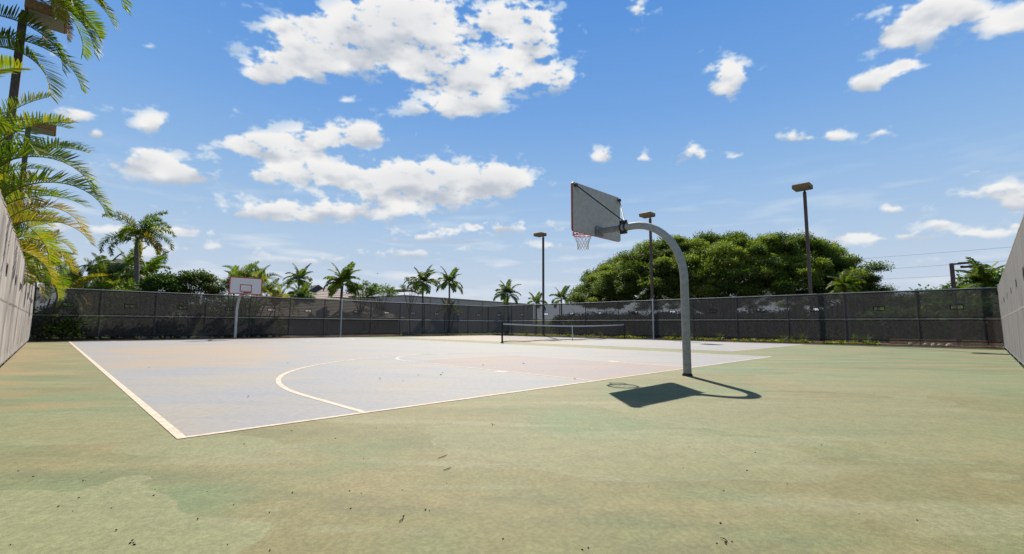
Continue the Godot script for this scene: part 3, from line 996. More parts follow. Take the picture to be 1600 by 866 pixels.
# A pinnate frond in its own xy plane: leaves the origin at angle th0 and ends at th1 (degrees above level)
func frond_mesh(length: float, th0: float, th1: float, pairs: int, leaf: float, wide: float, lift: float, pal: Array, tip: Array, bushy: bool, sd: int, droop := 1.0) -> ArrayMesh:
	var r := RandomNumberGenerator.new()
	r.seed = sd
	var mb := MB.new()
	var n := 16
	var pts := PackedVector3Array()
	var tans := []
	var p := Vector3.ZERO
	for k in n + 1:
		var t := float(k) / n
		var an := deg_to_rad(lerpf(th0, th1, pow(t, 1.35)))
		pts.append(p)
		tans.append(Vector3(cos(an), sin(an), 0))
		p += Vector3(cos(an), sin(an), 0.04 * sin(sd * 1.7 + t * 3.0)) * length / n
	mb.col = pal[0].lerp(Color(0.3, 0.28, 0.08), 0.55)
	var rad := PackedFloat32Array()
	for k in n + 1:
		rad.append(lerpf(0.02, 0.003, float(k) / n) * length / 2.4)
	mb.tube(pts, rad, 5, false)
	for i in pairs:
		var t := 0.14 + 0.86 * (i + r.randf() * 0.4) / pairs
		var f := t * n
		var k: int = min(int(f), n - 1)
		var at := pts[k].lerp(pts[k + 1], f - k)
		var tan: Vector3 = tans[k]
		var up := Vector3(-tan.y, tan.x, 0)
		var prof := minf(1.0, 0.5 + t * 2.2) * (1.0 - pow(t, 3.0) * 0.62)
		for s in ([-1, 1, -1, 1] if bushy else [-1, 1]):
			var lf := deg_to_rad(lift + r.randf_range(-5, 5)) if not bushy else r.randf_range(-1.2, 1.3)
			var fwd := 0.28 + t * 0.6 + r.randf_range(-0.1, 0.1)
			var d := (Vector3(0, 0, s) * cos(lf) + up * sin(lf) + tan * fwd).normalized()
			var ll := leaf * prof * r.randf_range(0.85, 1.08)
			var sag := Vector3(0, -1, 0) * ll * r.randf_range(0.02, 0.16) * droop
			var w := (d.cross(up) * r.randf_range(0.8, 1.0) + up * r.randf_range(-0.4, 0.4)).normalized() * wide * 0.5
			var m1 := at + d * ll * 0.45 + sag * 0.2
			var m2 := at + d * ll * 0.8 + sag * 0.6
			var e := at + d * ll + sag
			var col: Color = pal[r.randi() % pal.size()]
			if r.randf() < 0.25 + 0.4 * t:
				col = col.lerp(tip[r.randi() % tip.size()], r.randf())
			mb.col = col
			mb.tri(at - w * 0.5, at + w * 0.5, m1 + w)
			mb.tri(at - w * 0.5, m1 + w, m1 - w)
			mb.tri(m1 - w, m1 + w, m2 + w * 0.7)
			mb.tri(m1 - w, m2 + w * 0.7, m2 - w * 0.7)
			mb.tri(m2 - w * 0.7, m2 + w * 0.7, e)
	return mb.mesh(M.palm_leaf)


func make_fronds() -> void:
	# kinds of frond, shared by all palms: areca, coconut-like, foxtail, fan
	var shapes := [[80, 35], [68, -5], [55, -40], [42, -70], [25, -88], [5, -95], [74, -84]]
	for kind in ["green", "lime", "gold", "brown", "deep"]:
		var pal: Array = {"green": GREEN, "lime": LIME, "gold": GOLD, "brown": BROWN, "deep": DEEP}[kind]
		var tip: Array = {"green": LIME, "lime": GOLD, "gold": BROWN, "brown": BROWN, "deep": GREEN}[kind]
		for k in shapes.size():
			fronds["areca_%s_%d" % [kind, k]] = frond_mesh(2.4, shapes[k][0], shapes[k][1], 56, 0.58, 0.036, 34.0, pal, tip, false, 100 + k)
	for kind in ["green", "gold", "grey", "lime"]:
		var pal: Array = {"green": GREEN, "gold": GOLD, "grey": GREYGREEN, "lime": LIME}[kind]
		var tip: Array = {"green": GREYGREEN, "gold": GREYGREEN, "grey": DEEP, "lime": GREEN}[kind]
		for k in shapes.size():
			fronds["fox_%s_%d" % [kind, k]] = frond_mesh(2.6, shapes[k][0] + 4, shapes[k][1] - 25, 64, 0.42, 0.04, 0.0, pal, tip, true, 200 + k)
			fronds["far_%s_%d" % [kind, k]] = frond_mesh(2.2, shapes[k][0], shapes[k][1], 40, 0.6, 0.075, -10.0, pal, tip, false, 300 + k, 2.6)


func frond(parent: Node3D, key: String, at: Vector3, az: float, scale: float, roll := 0.0) -> void:
	# az: heading in degrees from a towards b
	var b := Basis(Vector3.UP, deg_to_rad(az)) * Basis(Vector3.RIGHT, roll)
	put("frond", fronds[key], parent, at, b.scaled(Vector3.ONE * scale))


func trunk(parent: Node3D, from: Vector3, to: Vector3, r0: float, r1: float, m: Material, ring := 0.0, called := "trunk", sides := 10) -> void:
	var mb := MB.new()
	var pts := PackedVector3Array()
	var rad := PackedFloat32Array()
	var n := 10
	if ring > 0.0:
		n = int(clampf(from.distance_to(to) / ring, 6.0, 60.0)) * 2
	var bow := Vector3(rng.randf_range(-1, 1), 0, rng.randf_range(-1, 1)) * from.distance_to(to) * 0.02
	for k in n + 1:
		var t := float(k) / n
		pts.append(from.lerp(to, t) + bow * sin(PI * t))
		rad.append(lerpf(r0, r1, pow(t, 0.7)) * (1.07 if ring > 0.0 and k % 2 == 0 else 1.0))
	mb.tube(pts, rad, sides)
	put(called, mb.mesh(m), parent)


# Palm with one stem. style: areca / fox / far; cols: kinds of frond colour to pick from
func palm(label: String, at: Vector3, top: Vector3, r: float, style: String, cols: Array, count: int, scale: float, sd: int, shaft := 0.0, group := "") -> Node3D:
	rng.seed = sd
	var o := thing("palm_tree", label, "palm tree", at, group)
	var c := top - at
	var neck := c - Vector3(0, shaft, 0)
	trunk(o, Vector3(0, -0.15, 0), neck, r, r * 0.8, M.trunk_grey, 0.16)
	if shaft > 0.0:
		trunk(o, neck - Vector3(0, 0.02, 0), c + Vector3(0, 0.05, 0), r * 0.85, r * 0.5, M.crownshaft, 0.0, "crownshaft")
	for k in count:
		var t := (k + 0.5) / count
		var az := k * 137.5 + rng.randf_range(-14, 14)
		var q: int = clampi(int(t * 6.0 + rng.randf_range(-0.4, 0.4)), 0, 5)
		var col: String = cols[rng.randi() % cols.size()]
		frond(o, "%s_%s_%d" % [style, col, q], c + Vector3(0, -0.12 * t, 0), az, scale * rng.randf_range(0.85, 1.1), rng.randf_range(-0.35, 0.35))
	return o


# Clumping palm: several thin stems with a few fronds each
func clump(label: String, at: Vector3, stems: Array, cols: Array, scale: float, sd: int, per := 7) -> Node3D:
	rng.seed = sd
	var o := thing("clumping_palm", label, "palm tree", at)
	for s in stems:
		var foot := Vector3(s[0] * 0.4, -0.15, -s[1] * 0.4)
		var top := Vector3(s[0], s[2], -s[1])
		trunk(o, foot, top - Vector3(0, 0.45, 0), 0.05, 0.04, M.trunk_grey, 0.2, "stem", 8)
		trunk(o, top - Vector3(0, 0.47, 0), top + Vector3(0, 0.05, 0), 0.045, 0.025, M.crownshaft, 0.0, "crownshaft", 8)
		for k in per:
			var t := (k + 0.5) / per
			var az: float = k * 137.5 + rng.randf_range(-25, 25) + s[2] * 77.0
			var q: int = clampi(int(t * 5.2 + rng.randf_range(-0.5, 0.7)), 0, 5)
			var col: String = cols[rng.randi() % cols.size()]
			frond(o, "areca_%s_%d" % [col, q], top - Vector3(0, 0.1 * t, 0), az, scale * rng.randf_range(0.8, 1.1), rng.randf_range(-0.3, 0.3))
	return o


var sprays := {}


func spray_mesh(count: int, r: float, len: float, wide: float, pal: Array, sd: int) -> ArrayMesh:
	var g := RandomNumberGenerator.new()
	g.seed = sd
	var mb := MB.new()
	for i in count:
		var d := Vector3(g.randfn(), g.randfn() * 0.6, g.randfn()).normalized()
		var at := d * r * sqrt(g.randf())
		var dir := (d + Vector3(g.randf_range(-0.6, 0.6), g.randf_range(-0.5, 0.4), g.randf_range(-0.6, 0.6))).normalized()
		var w := dir.cross(Vector3(g.randf_range(-0.5, 0.5), 1, g.randf_range(-0.5, 0.5))).normalized() * wide * 0.5
		var l := len * g.randf_range(0.7, 1.15)
		mb.col = pal[g.randi() % pal.size()] * g.randf_range(0.8, 1.2)
		var m1 := at + dir * l * 0.5 + Vector3(0, 0.03 * l, 0)
		mb.tri(at, m1 + w, at + dir * l)
		mb.tri(at, at + dir * l, m1 - w)
	return mb.mesh(M.tree_leaf)


func crown(parent: Node3D, called: String, mesh: Mesh, xf: Array) -> void:
	var mm := MultiMesh.new()
	mm.transform_format = MultiMesh.TRANSFORM_3D
	mm.mesh = mesh
	mm.instance_count = xf.size()
	for i in xf.size():
		mm.set_instance_transform(i, xf[i])
	var o := MultiMeshInstance3D.new()
	o.multimesh = mm
	o.name = called
	o.set_meta("kind", "stuff")
	parent.add_child(o, true)


func spin() -> Basis:
	return Basis.from_euler(Vector3(rng.randf_range(-0.5, 0.5), rng.randf() * TAU, rng.randf_range(-0.5, 0.5)))


# leaf sprays filling a flattened clump
func fill(xf: Array, mid: Vector3, r: float, flat: float, n: int, s: float) -> void:
	for i in n:
		var d := Vector3(rng.randfn(), rng.randfn(), rng.randfn()).normalized() * pow(rng.randf(), 0.45) * r
		if d.y < 0.0:
			d.y *= 0.3
		xf.append(Transform3D(spin().scaled(Vector3.ONE * s * rng.randf_range(0.75, 1.25)), mid + Vector3(d.x, d.y * flat, d.z)))


func monkeypod() -> void:
	rng.seed = 404
	var at := V(48.6, 19.4, -0.13)
	var o := thing("rain_tree", "huge broad dome-shaped green tree spreading above the fence beyond the tennis court", "tree", at)
	var R := 13.9
	var zc := 3.0
	var H := 6.7
	trunk(o, Vector3(0, -0.2, 0), Vector3(0, 2.6, 0), 0.75, 0.6, M.trunk_brown, 0.0, "trunk", 14)
	var ends := []
	for k in 11:
		var az := TAU * k / 11.0 + rng.randf_range(-0.2, 0.2)
		var rr := R * rng.randf_range(0.42, 0.6)
		var e := Vector3(cos(az) * rr, rng.randf_range(5.0, 6.6), sin(az) * rr)
		trunk(o, Vector3(cos(az) * 0.3, 2.3, sin(az) * 0.3), e, 0.34, 0.13, M.trunk_brown, 0.0, "limb", 8)
		ends.append(e)
		for q in 4:
			var a2 := az + rng.randf_range(-0.5, 0.5)
			var r2 := R * rng.randf_range(0.6, 0.9)
			var f := Vector3(cos(a2) * r2, zc + H * sqrt(1.0 - r2 * r2 / R / R) * 0.85, sin(a2) * r2)
			trunk(o, e.lerp(Vector3(0, 2.3, 0), rng.randf() * 0.4), f, 0.11, 0.04, M.trunk_brown, 0.0, "branch", 6)
	var xf := [[], [], []]
	var wob := fbm(15, 0.16, 3)
	var n := 480
	for i in n:
		# even spread over the dome
		var t := (i + 0.5) / n
		var sy := (1.0 - t) * 0.97 + 0.03
		var az := i * 2.39996
		var ring := sqrt(maxf(0.0, 1.0 - sy * sy))
		var d := Vector3(cos(az) * ring, sy, sin(az) * ring)
		var k: float = 1.0 + wob.get_noise_3d(d.x * 12.0, d.y * 12.0, d.z * 12.0) * 0.12 + rng.randf_range(-0.12, 0.03)
		var p := Vector3(d.x * R * k, zc + d.y * H * k, d.z * R * k)
		if p.y < 2.9:
			p.y = 2.9 + rng.randf() * 0.8
		fill(xf[rng.randi() % 3], p, rng.randf_range(0.65, 1.2), 0.58, 125, 0.8)
	for i in 260:
		var az := rng.randf() * TAU
		var rr := R * sqrt(rng.randf()) * 0.86
		var y := zc + H * sqrt(1.0 - rr * rr / R / R) * rng.randf_range(0.5, 0.8)
		fill(xf[i % 3], Vector3(cos(az) * rr, y, sin(az) * rr), rng.randf_range(0.8, 1.2), 0.45, 46, 1.0)
	for k in 3:
		crown(o, "crown", sprays["pod_%d" % k], xf[k])


# Small broadleaf tree or shrub: trunk, a few branches, clumps of leaves
func bush(called: String, label: String, category: String, at: Vector3, h: float, r: float, low: float, clumps: int, kind: String, sd: int, s := 1.0, dens := 40, flat := 0.8) -> void:
	rng.seed = sd
	var o := thing(called, label, category, at)
	var fork := Vector3(rng.randf_range(-0.2, 0.2), maxf(low * 0.55, 0.3), rng.randf_range(-0.2, 0.2))
	trunk(o, Vector3(0, -0.15, 0), fork, 0.05 + r * 0.035, 0.04 + r * 0.028, M.trunk_brown, 0.0, "trunk", 8)
	var xf := []
	for i in clumps:
		var t := (i + 0.5) / clumps
		var az := i * 2.4 + rng.randf() * 0.5
		var sy := 1.0 - 1.35 * t
		var ring := sqrt(maxf(0.0, 1.0 - sy * sy)) * rng.randf_range(0.75, 1.08)
		var p := Vector3(cos(az) * ring * r, low + (h - low) * (0.42 + 0.5 * sy) + rng.randf_range(-0.12, 0.12) * h * 0.3, sin(az) * ring * r)
		fill(xf, p, r * rng.randf_range(0.26, 0.46), flat, dens, s)
		if i % 3 == 0 or clumps < 14:
			trunk(o, fork, p, 0.02 + r * 0.014, 0.012, M.trunk_brown, 0.0, "branch", 6)
	crown(o, "crown", sprays[kind], xf)


func make_plants() -> void:
	for k in 3:
		sprays["pod_%d" % k] = spray_mesh(13, 0.3, 0.2, 0.1, [[Color(0.18, 0.215, 0.045), Color(0.24, 0.265, 0.06)], [Color(0.07, 0.10, 0.026), Color(0.11, 0.14, 0.03)], [Color(0.15, 0.185, 0.04), Color(0.09, 0.125, 0.03)]][k], 500 + k)
	sprays["broad"] = spray_mesh(9, 0.2, 0.17, 0.09, GREEN, 510)
	sprays["glossy"] = spray_mesh(9, 0.2, 0.16, 0.1, DEEP + [Color(0.09, 0.14, 0.02)], 511)
	sprays["lime"] = spray_mesh(9, 0.18, 0.16, 0.08, LIME + [Color(0.1, 0.15, 0.02)], 512)
	sprays["dark"] = spray_mesh(12, 0.4, 0.3, 0.15, DEEP, 513)
	sprays["yellow"] = spray_mesh(12, 0.1, 0.14, 0.04, GOLD + LIME, 514)
	sprays["mixed"] = spray_mesh(9, 0.2, 0.16, 0.09, DEEP + [Color(0.14, 0.09, 0.05), Color(0.1, 0.12, 0.03)], 515)
	make_fronds()
	monkeypod()

	# tall palm whose crown hangs over the top corner
	var o := palm("tall ringed palm with hanging fronds half hiding a brown floodlight", V(-2.1, 17.6, 0), V(-1.75, 17.6, 9.9), 0.1, "areca", ["green", "green", "lime"], 8, 1.15, 31, 0.6)
	for f in [["areca_green_3", 3.0, 1.1, 0.5], ["areca_lime_3", -18.0, 1.0, -0.3], ["areca_green_4", -50.0, 1.05, 0.2], ["areca_green_4", 35.0, 1.1, 0.3], ["areca_green_6", 6.0, 1.45, 0.4], ["areca_brown_5", -30.0, 0.8, 0.0], ["areca_brown_5", 10.0, 0.75, 0.0], ["areca_brown_5", 40.0, 0.7, 0.3], ["areca_lime_4", -75.0, 1.1, 0.0], ["areca_green_5", -12.0, 1.05, 0.3], ["areca_green_4", 12.0, 1.0, -0.4], ["areca_lime_5", -60.0, 1.0, 0.2], ["areca_green_6", -25.0, 1.1, 0.2]]:
		frond(o, f[0], V(0.6, 0, 9.85), f[1], f[2], f[3])
	for f in [["areca_green_4", -8.0, 1.0, 0.4, 7.9], ["areca_green_5", -40.0, 1.0, 0.0, 7.7], ["areca_green_5", -15.0, 0.9, 0.0, 8.6]]:
		frond(o, f[0], V(0.35, -0.6, f[4]), f[1], f[2], f[3])
	# clumping palms along the side fence
	var c := clump("big clumping palm arching long green fronds over the pale side fence", V(-1.7, 12.6, 0), [[0.1, 0.3, 3.1], [-0.2, -0.6, 3.9], [-0.3, 0.8, 4.4], [0.25, 1.6, 3.3]], ["green", "lime", "green"], 0.9, 41, 5)
	for f in [["areca_green_6", 6.0, 0.95, 0.5, 0.55, 0.0, 3.25], ["areca_green_6", -4.0, 1.0, 0.4, 0.75, 0.2, 2.75], ["areca_gold_6", 12.0, 0.8, 0.2, 0.8, 1.8, 2.75], ["areca_lime_1", 60.0, 0.8, 0.3, 0.5, 1.5, 3.1], ["areca_lime_0", 20.0, 0.8, 0.3, 0.4, 0.0, 3.7], ["areca_green_1", 15.0, 0.8, 0.3, 0.3, 0.6, 3.9], ["areca_lime_1", -30.0, 0.9, 0.2, 0.5, 0.2, 3.4], ["areca_green_1", 35.0, 1.0, 0.2, 0.5, 0.4, 3.3], ["areca_green_2", -20.0, 0.8, 0.2, 0.6, 1.0, 2.8], ["areca_gold_3", 5.0, 0.8, 0.2, 0.7, 2.6, 2.9]]:
		frond(c, f[0], V(f[4], f[5], f[6]), f[1], f[2], f[3])
	clump("yellow-green clumping palm between the two side floodlights", V(-1.75, 19.5, 0), [[0.3, 0.3, 3.2], [0.1, -0.8, 4.0], [-0.4, 0.8, 4.6], [0.35, 1.6, 2.8], [0.2, 2.4, 3.6]], ["green", "lime", "gold", "green"], 1.0, 42, 7)
	clump("dense clumping palm at the foot of the floodlight that rises clear of fronds", V(-1.7, 26.0, 0), [[0.5, 0.3, 3.0], [0.1, -0.8, 3.8], [-0.3, 0.8, 4.4], [0.6, 1.6, 2.7], [0.3, 2.6, 3.4]], ["lime", "gold", "green", "deep"], 1.0, 43, 7)
	clump("low golden clumping palm where the pale folded fence meets the black one", V(-0.6, 35.2, 0), [[0.6, 0.3, 2.6], [0.0, 0.8, 3.4], [-0.8, 0.5, 3.9], [1.5, 0.4, 2.2], [0.9, 1.6, 3.0]], ["gold", "lime", "green", "lime"], 1.0, 44, 7)
	clump("dark green clumping palm between the golden corner palm and foxtail palm", V(1.6, 37.0, 0), [[0.2, 0.3, 2.0], [0.9, 0.8, 2.6], [-0.6, 0.5, 2.9]], ["deep", "green", "lime"], 1.0, 45, 7)
	# foxtail palm
	palm("foxtail palm with bushy arching fronds and one thick grey trunk behind the fence", V(4.05, 40.0, -0.13), V(3.9, 40.0, 6.55), 0.17, "fox", ["green", "lime", "gold", "green", "grey"], 14, 1.08, 46, 0.7)
	# small palms behind it
	palm("small drooping palm in front of the brown hillside house", V(3.0, 49.9, -0.13), V(3.05, 49.9, 4.9), 0.1, "far", ["green", "grey"], 11, 1.0, 47)
	palm("short palm against the foxtail trunk below the hillside house", V(4.3, 47.8, -0.13), V(4.2, 47.8, 5.1), 0.11, "far", ["green", "grey"], 12, 1.1, 48)
	palm("short palm between the foxtail trunk and the glossy shrub", V(5.3, 45.7, -0.13), V(5.25, 45.7, 4.7), 0.1, "far", ["green"], 12, 1.05, 49)
	bush("shrub", "bright lime shrub below the foxtail palm", "shrub", V(3.0, 38.0, -0.13), 3.6, 1.6, 0.6, 22, "lime", 50)
	bush("shrub", "rounded dark glossy shrub between the foxtail palm and the twisted tree", "shrub", V(5.2, 37.2, -0.13), 4.15, 1.25, 1.9, 26, "glossy", 51)
	bush("small_tree", "bushy tree with dark twisted branches between glossy shrub and the red-bordered backboard", "tree", V(6.9, 37.4, -0.13), 4.5, 1.35, 2.2, 24, "mixed", 52)
	bush("shrub", "low dark hedge shrub at the fence foot below the foxtail palm", "shrub", V(3.4, 36.0, -0.13), 1.3, 1.4, 0.2, 20, "glossy", 53)
	bush("shrub", "low dark shrub with pale leaves beneath the twisted tree", "shrub", V(5.6, 35.6, -0.13), 1.2, 1.3, 0.2, 20, "broad", 54)
	bush("shrub", "low dense shrub directly behind the pale pole of the red-bordered backboard", "shrub", V(9.0, 35.6, -0.13), 1.25, 1.2, 0.2, 20, "glossy", 55)
	bush("shrub", "low dense shrub at the fence foot under the yellow clumping palm", "shrub", V(11.0, 35.8, -0.13), 1.2, 1.2, 0.2, 20, "glossy", 56)
	bush("shrub", "dark leafy shrub filling the fence corner below the low golden palm", "shrub", V(0.6, 35.0, -0.13), 1.7, 1.5, 0.1, 26, "broad", 57)
	clump("full green clumping palm rising behind the red-bordered backboard", V(9.9, 37.3, -0.13), [[-1.0, 0.0, 3.3], [0.0, 0.3, 3.9], [0.9, 0.0, 4.0], [1.6, 0.4, 3.2], [-0.5, 0.8, 3.7], [2.2, 0.3, 2.8]], ["green", "green", "deep", "lime"], 0.82, 58, 8)
	clump("yellow clumping palm beside the red-bordered backboard", V(11.6, 36.0, -0.13), [[0.0, 0.0, 2.2], [0.4, 0.3, 2.6]], ["gold", "lime"], 0.7, 59, 7)
	palm("slim palm with drooping head between backboard palms and pink roof", V(17.2, 46.8, -0.13), V(17.2, 46.8, 5.3), 0.09, "far", ["grey", "green"], 16, 0.8, 60)
	palm("low feathery palm in front of the pink roofed house", V(16.0, 43.0, -0.13), V(16.0, 43.0, 3.2), 0.09, "far", ["green"], 18, 0.9, 61)
	palm("leafy palm with brown trunk before the pink roof", V(18.4, 39.9, -0.13), V(18.35, 39.9, 4.55), 0.13, "far", ["green", "green", "lime"], 22, 0.95, 62)
	bush("small_tree", "airy flat-topped tree beside the brown-trunked palm", "tree", V(20.1, 39.6, -0.13), 4.8, 1.25, 3.4, 12, "broad", 63, 0.8, 30, 0.5)
	bush("small_tree", "airy flat-topped tree standing alone before the beige wall end", "tree", V(22.3, 40.3, -0.13), 4.75, 1.5, 3.6, 12, "broad", 64, 0.8, 28, 0.45)
	bush("small_tree", "thin tree with bare twigs leaning on the dark curved roof", "tree", V(26.8, 42.0, -0.13), 5.9, 1.0, 3.9, 9, "mixed", 65, 0.8, 24, 0.6)
	palm("windswept palm with fronds blown to one side before the dark roof", V(26.3, 39.0, -0.13), V(26.2, 39.0, 5.1), 0.1, "far", ["grey", "green"], 17, 0.95, 66)
	palm("windswept palm on slim pale trunk above the yellow-tipped shrub", V(28.4, 37.5, -0.13), V(28.35, 37.5, 5.15), 0.1, "far", ["grey", "green"], 16, 0.8, 67)
	clump("yellow-tipped low palm between the two windswept palms", V(27.2, 36.6, -0.13), [[0.0, 0.0, 2.4], [0.7, 0.0, 2.5], [1.3, 0.2, 2.3]], ["gold", "deep", "lime"], 0.55, 68, 7)
	palm("small wind-bent palm at the grey end of the long beige building", V(33.6, 34.4, -0.13), V(33.5, 34.4, 4.1), 0.09, "far", ["grey"], 17, 0.8, 69)
	palm("low palm crown beside the floodlight pole behind the tennis net", V(37.9, 34.4, -0.13), V(37.9, 34.4, 3.4), 0.1, "far", ["green", "grey"], 11, 0.7, 70)
	palm("low dark palm crown between that floodlight's palm and the huge tree", V(38.9, 31.6, -0.13), V(38.8, 31.6, 3.8), 0.1, "far", ["grey"], 12, 0.75, 71)
	palm("bright green palm in front of the huge tree edge", V(35.6, 6.0, -0.13), V(35.5, 6.0, 3.45), 0.16, "far", ["green", "lime", "lime"], 24, 0.56, 72)
	palm("spreading palm behind the street lamp", V(42.2, -0.2, -0.13), V(42.2, -0.2, 3.7), 0.16, "far", ["green", "lime", "grey"], 22, 0.85, 73)
	# dark trees along the slope behind the right part of the fence
	var spots := [[58.0, 9.5, 3.3, 3.0], [60.0, 6.6, 4.2, 2.6], [62.0, 3.6, 3.1, 2.8], [52.0, 2.4, 4.0, 2.6], [47.0, -0.6, 4.6, 2.8], [46.0, -3.6, 4.9, 3.0], [41.0, 1.7, 2.4, 1.7], [38.0, 3.8, 1.9, 1.6], [37.5, -0.4, 2.3, 1.6], [40.0, 7.0, 2.0, 1.8]]
	var words := ["dark rounded tree beyond the bright green palm", "dark lumpy-topped tree on the slope short of the street lamp", "low dark tree on the slope where sky shows through windscreen", "dense dark tree next to the street lamp, behind the windscreen", "dense dark tree behind the street lamp and spreading palm", "tall dark tree beyond the fence corner by the tan pillar", "dark shrub below the dense tree, seen through the windscreen", "low dark shrub between the bright green palm and the street lamp", "low dark shrub between street lamp and tan pillar", "low dark shrub behind the bright green palm trunk"]
	for k in spots.size():
		bush("slope_tree" if spots[k][2] > 2.7 else "shrub", words[k], "tree" if spots[k][2] > 2.7 else "shrub", V(spots[k][0], spots[k][1], -0.13), spots[k][2], spots[k][3], 0.4, 30, "dark", 80 + k, 1.0, 34)
	var hedge := [[37.5, 29.5, 2.0], [37.0, 27.0, 1.9], [36.5, 24.4, 2.1], [36.5, 21.8, 2.0], [36.8, 19.2, 2.1], [36.4, 16.6, 2.0], [36.6, 14.0, 2.2], [36.2, 11.4, 2.0], [36.4, 9.0, 2.1]]
	for k in hedge.size():
		bush("hedge_shrub", "dark rounded hedge shrub in the row under the huge tree behind the windscreen", "shrub", V(hedge[k][0], hedge[k][1], -0.13), hedge[k][2], 1.6, 0.05, 24, "dark", 130 + k, 0.8, 34)
	for k in hedge.size():
		get_node("hedge_shrub" if k == 0 else "hedge_shrub_%03d" % k).set_meta("group", "hedge under the huge tree")
	bush("shrub", "dark green shrub behind the glossy shrub and twisted tree", "shrub", V(6.0, 41.0, -0.13), 2.9, 2.2, 0.2, 26, "dark", 145, 0.7, 36)
	bush("shrub", "dark green shrub filling the gap behind the full clumping palm", "shrub", V(10.0, 40.5, -0.13), 2.9, 2.2, 0.2, 26, "dark", 146, 0.7, 36)
	bush("shrub", "dark green shrub behind the lime shrub at the foxtail palm", "shrub", V(2.0, 41.0, -0.13), 2.7, 2.0, 0.2, 26, "dark", 147, 0.7, 36)
	# yellow-green groundcover at the foot of the tennis fence
	var variants := []
	for k in 5:
		rng.seed = 600 + k
		var mb := MB.new()
		for i in 46:
			var az := rng.randf() * TAU
			var l := rng.randf_range(0.12, 0.26)
			var el := rng.randf_range(0.3, 1.2)
			var d := Vector3(cos(az) * cos(el), sin(el), sin(az) * cos(el))
			var root := Vector3(cos(az), 0, sin(az)) * rng.randf() * 0.16
			var w := d.cross(Vector3.UP).normalized() * 0.026
			mb.col = (LIME + GOLD + [Color(0.1, 0.15, 0.02)])[rng.randi() % 7]
			mb.tri(root, root + d * l * 0.55 + w, root + d * l)
			mb.tri(root, root + d * l, root + d * l * 0.55 - w)
		variants.append(mb.mesh(M.palm_leaf))
	var tall := []
	for k in 3:
		rng.seed = 620 + k
		var mb := MB.new()
		for i in 34:
			var az := rng.randf() * TAU
			var l := rng.randf_range(0.45, 0.85)
			var el := rng.randf_range(0.6, 1.35)
			var d := Vector3(cos(az) * cos(el), sin(el), sin(az) * cos(el))
			var w := d.cross(Vector3.UP).normalized() * 0.018
			mb.col = (GREEN + LIME)[rng.randi() % 7]
			var p1 := d * l * 0.6
			var p2 := d * l + Vector3(0, -0.12 * l, 0)
			mb.quad(-w * 0.6, w * 0.6, p1 + w, p1 - w)
			mb.tri(p1 - w, p1 + w, p2)
		tall.append(mb.mesh(M.palm_leaf))
	rng.seed = 77
	var b := 33.0
	while b > 3.6:
		if not (b > 15.6 and b < 16.9):
			var g := put("groundcover_plant", variants[rng.randi() % 5], null, V(A1 + rng.randf_range(-0.02, 0.22), b, 0.0), Basis(Vector3.UP, rng.randf() * TAU).scaled(Vector3.ONE * rng.randf_range(0.8, 1.35) * (0.75 if b > 20.0 else 1.0)))
			tag(g, "small yellow-green leafy groundcover plant at the foot of the tennis fence", "plant", "groundcover along the tennis fence")
		b -= rng.randf_range(0.3, 0.62)
	for q in [15.0, 14.3, 13.9, 11.9, 8.3, 7.9, 7.3, 4.9, 4.4, 18.7, 21.0, 24.2, 28.9, 31.5]:
		var g := put("strappy_plant", tall[int(q * 10) % 3], null, V(A1 + 0.35, q, 0.03), Basis(Vector3.UP, q).scaled(Vector3.ONE * rng.randf_range(0.7, 1.1)))
		tag(g, "strap-leaved green tuft standing behind the groundcover at the tennis fence", "plant", "strap-leaved tufts along the tennis fence")
	for q in [20.9, 27.0, 28.3, 29.4]:
		var g := put("strappy_plant", tall[int(q * 10) % 3], null, V(q, B1 + 0.2, 0.03), Basis(Vector3.UP, q).scaled(Vector3.ONE * 0.55))
		tag(g, "small weed tuft poking out beneath the fence by the beige building", "plant", "weeds under the fence by the beige building")


# ------------------------------------------------------------------ buildings
func hip_roof(o: Node3D, a0: float, b0: float, a1: float, b1: float, z0: float, z1: float, inset: float, m: Material, courses: int) -> void:
	# overlapping courses of tiles, each course a part of its own
	var roof := Node3D.new()
	roof.name = "roof"
	o.add_child(roof, true)
	for k in courses:
		var t0 := float(k) / courses
		var t1 := float(k + 1) / courses + 0.01
		var mb := MB.new()
		var q := []
		for t in [t0, t1]:
			var i: float = inset * t
			var z: float = lerpf(z0, z1, t)
			q.append([V(a0 + i, b0 + i, z), V(a1 - i, b0 + i, z), V(a1 - i, b1 - i, z), V(a0 + i, b1 - i, z)])
		for e in 4:
			var f := (e + 1) % 4
			var lift := Vector3(0, 0.05, 0)
			mb.quad(q[0][e] + lift, q[1][e] + lift * 0.2, q[1][f] + lift * 0.2, q[0][f] + lift)
			mb.quad(q[0][e], q[0][e] + lift, q[0][f] + lift, q[0][f])
		if k == courses - 1:
			mb.quad(q[1][0], q[1][3], q[1][2], q[1][1])
		put("tile_course", mb.mesh(m), roof)


func window(o: Node3D, at: Vector3, wide: float, tall: float, nrm: Vector3) -> void:
	var side := nrm.cross(Vector3.UP)
	var bas := Basis(side, Vector3.UP, nrm)
	var mb := MB.new()
	for q in [[0, tall / 2, wide + 0.14, 0.08], [0, -tall / 2, wide + 0.14, 0.1]]:
		mb.box(at + Vector3(0, q[1], 0), Vector3(q[2], q[3], 0.12), 0.01, bas)
	for s in [-0.5, 0.0, 0.5]:
		mb.box(at + side * s * wide, Vector3(0.07, tall - 0.1, 0.1), 0.01, bas)
	var f := put("window", mb.mesh(M.trim_tan), o)
	mb = MB.new()
	mb.box(at, Vector3(wide, tall, 0.04), 0.004, bas)
	put("pane", mb.mesh(M.pane), f)


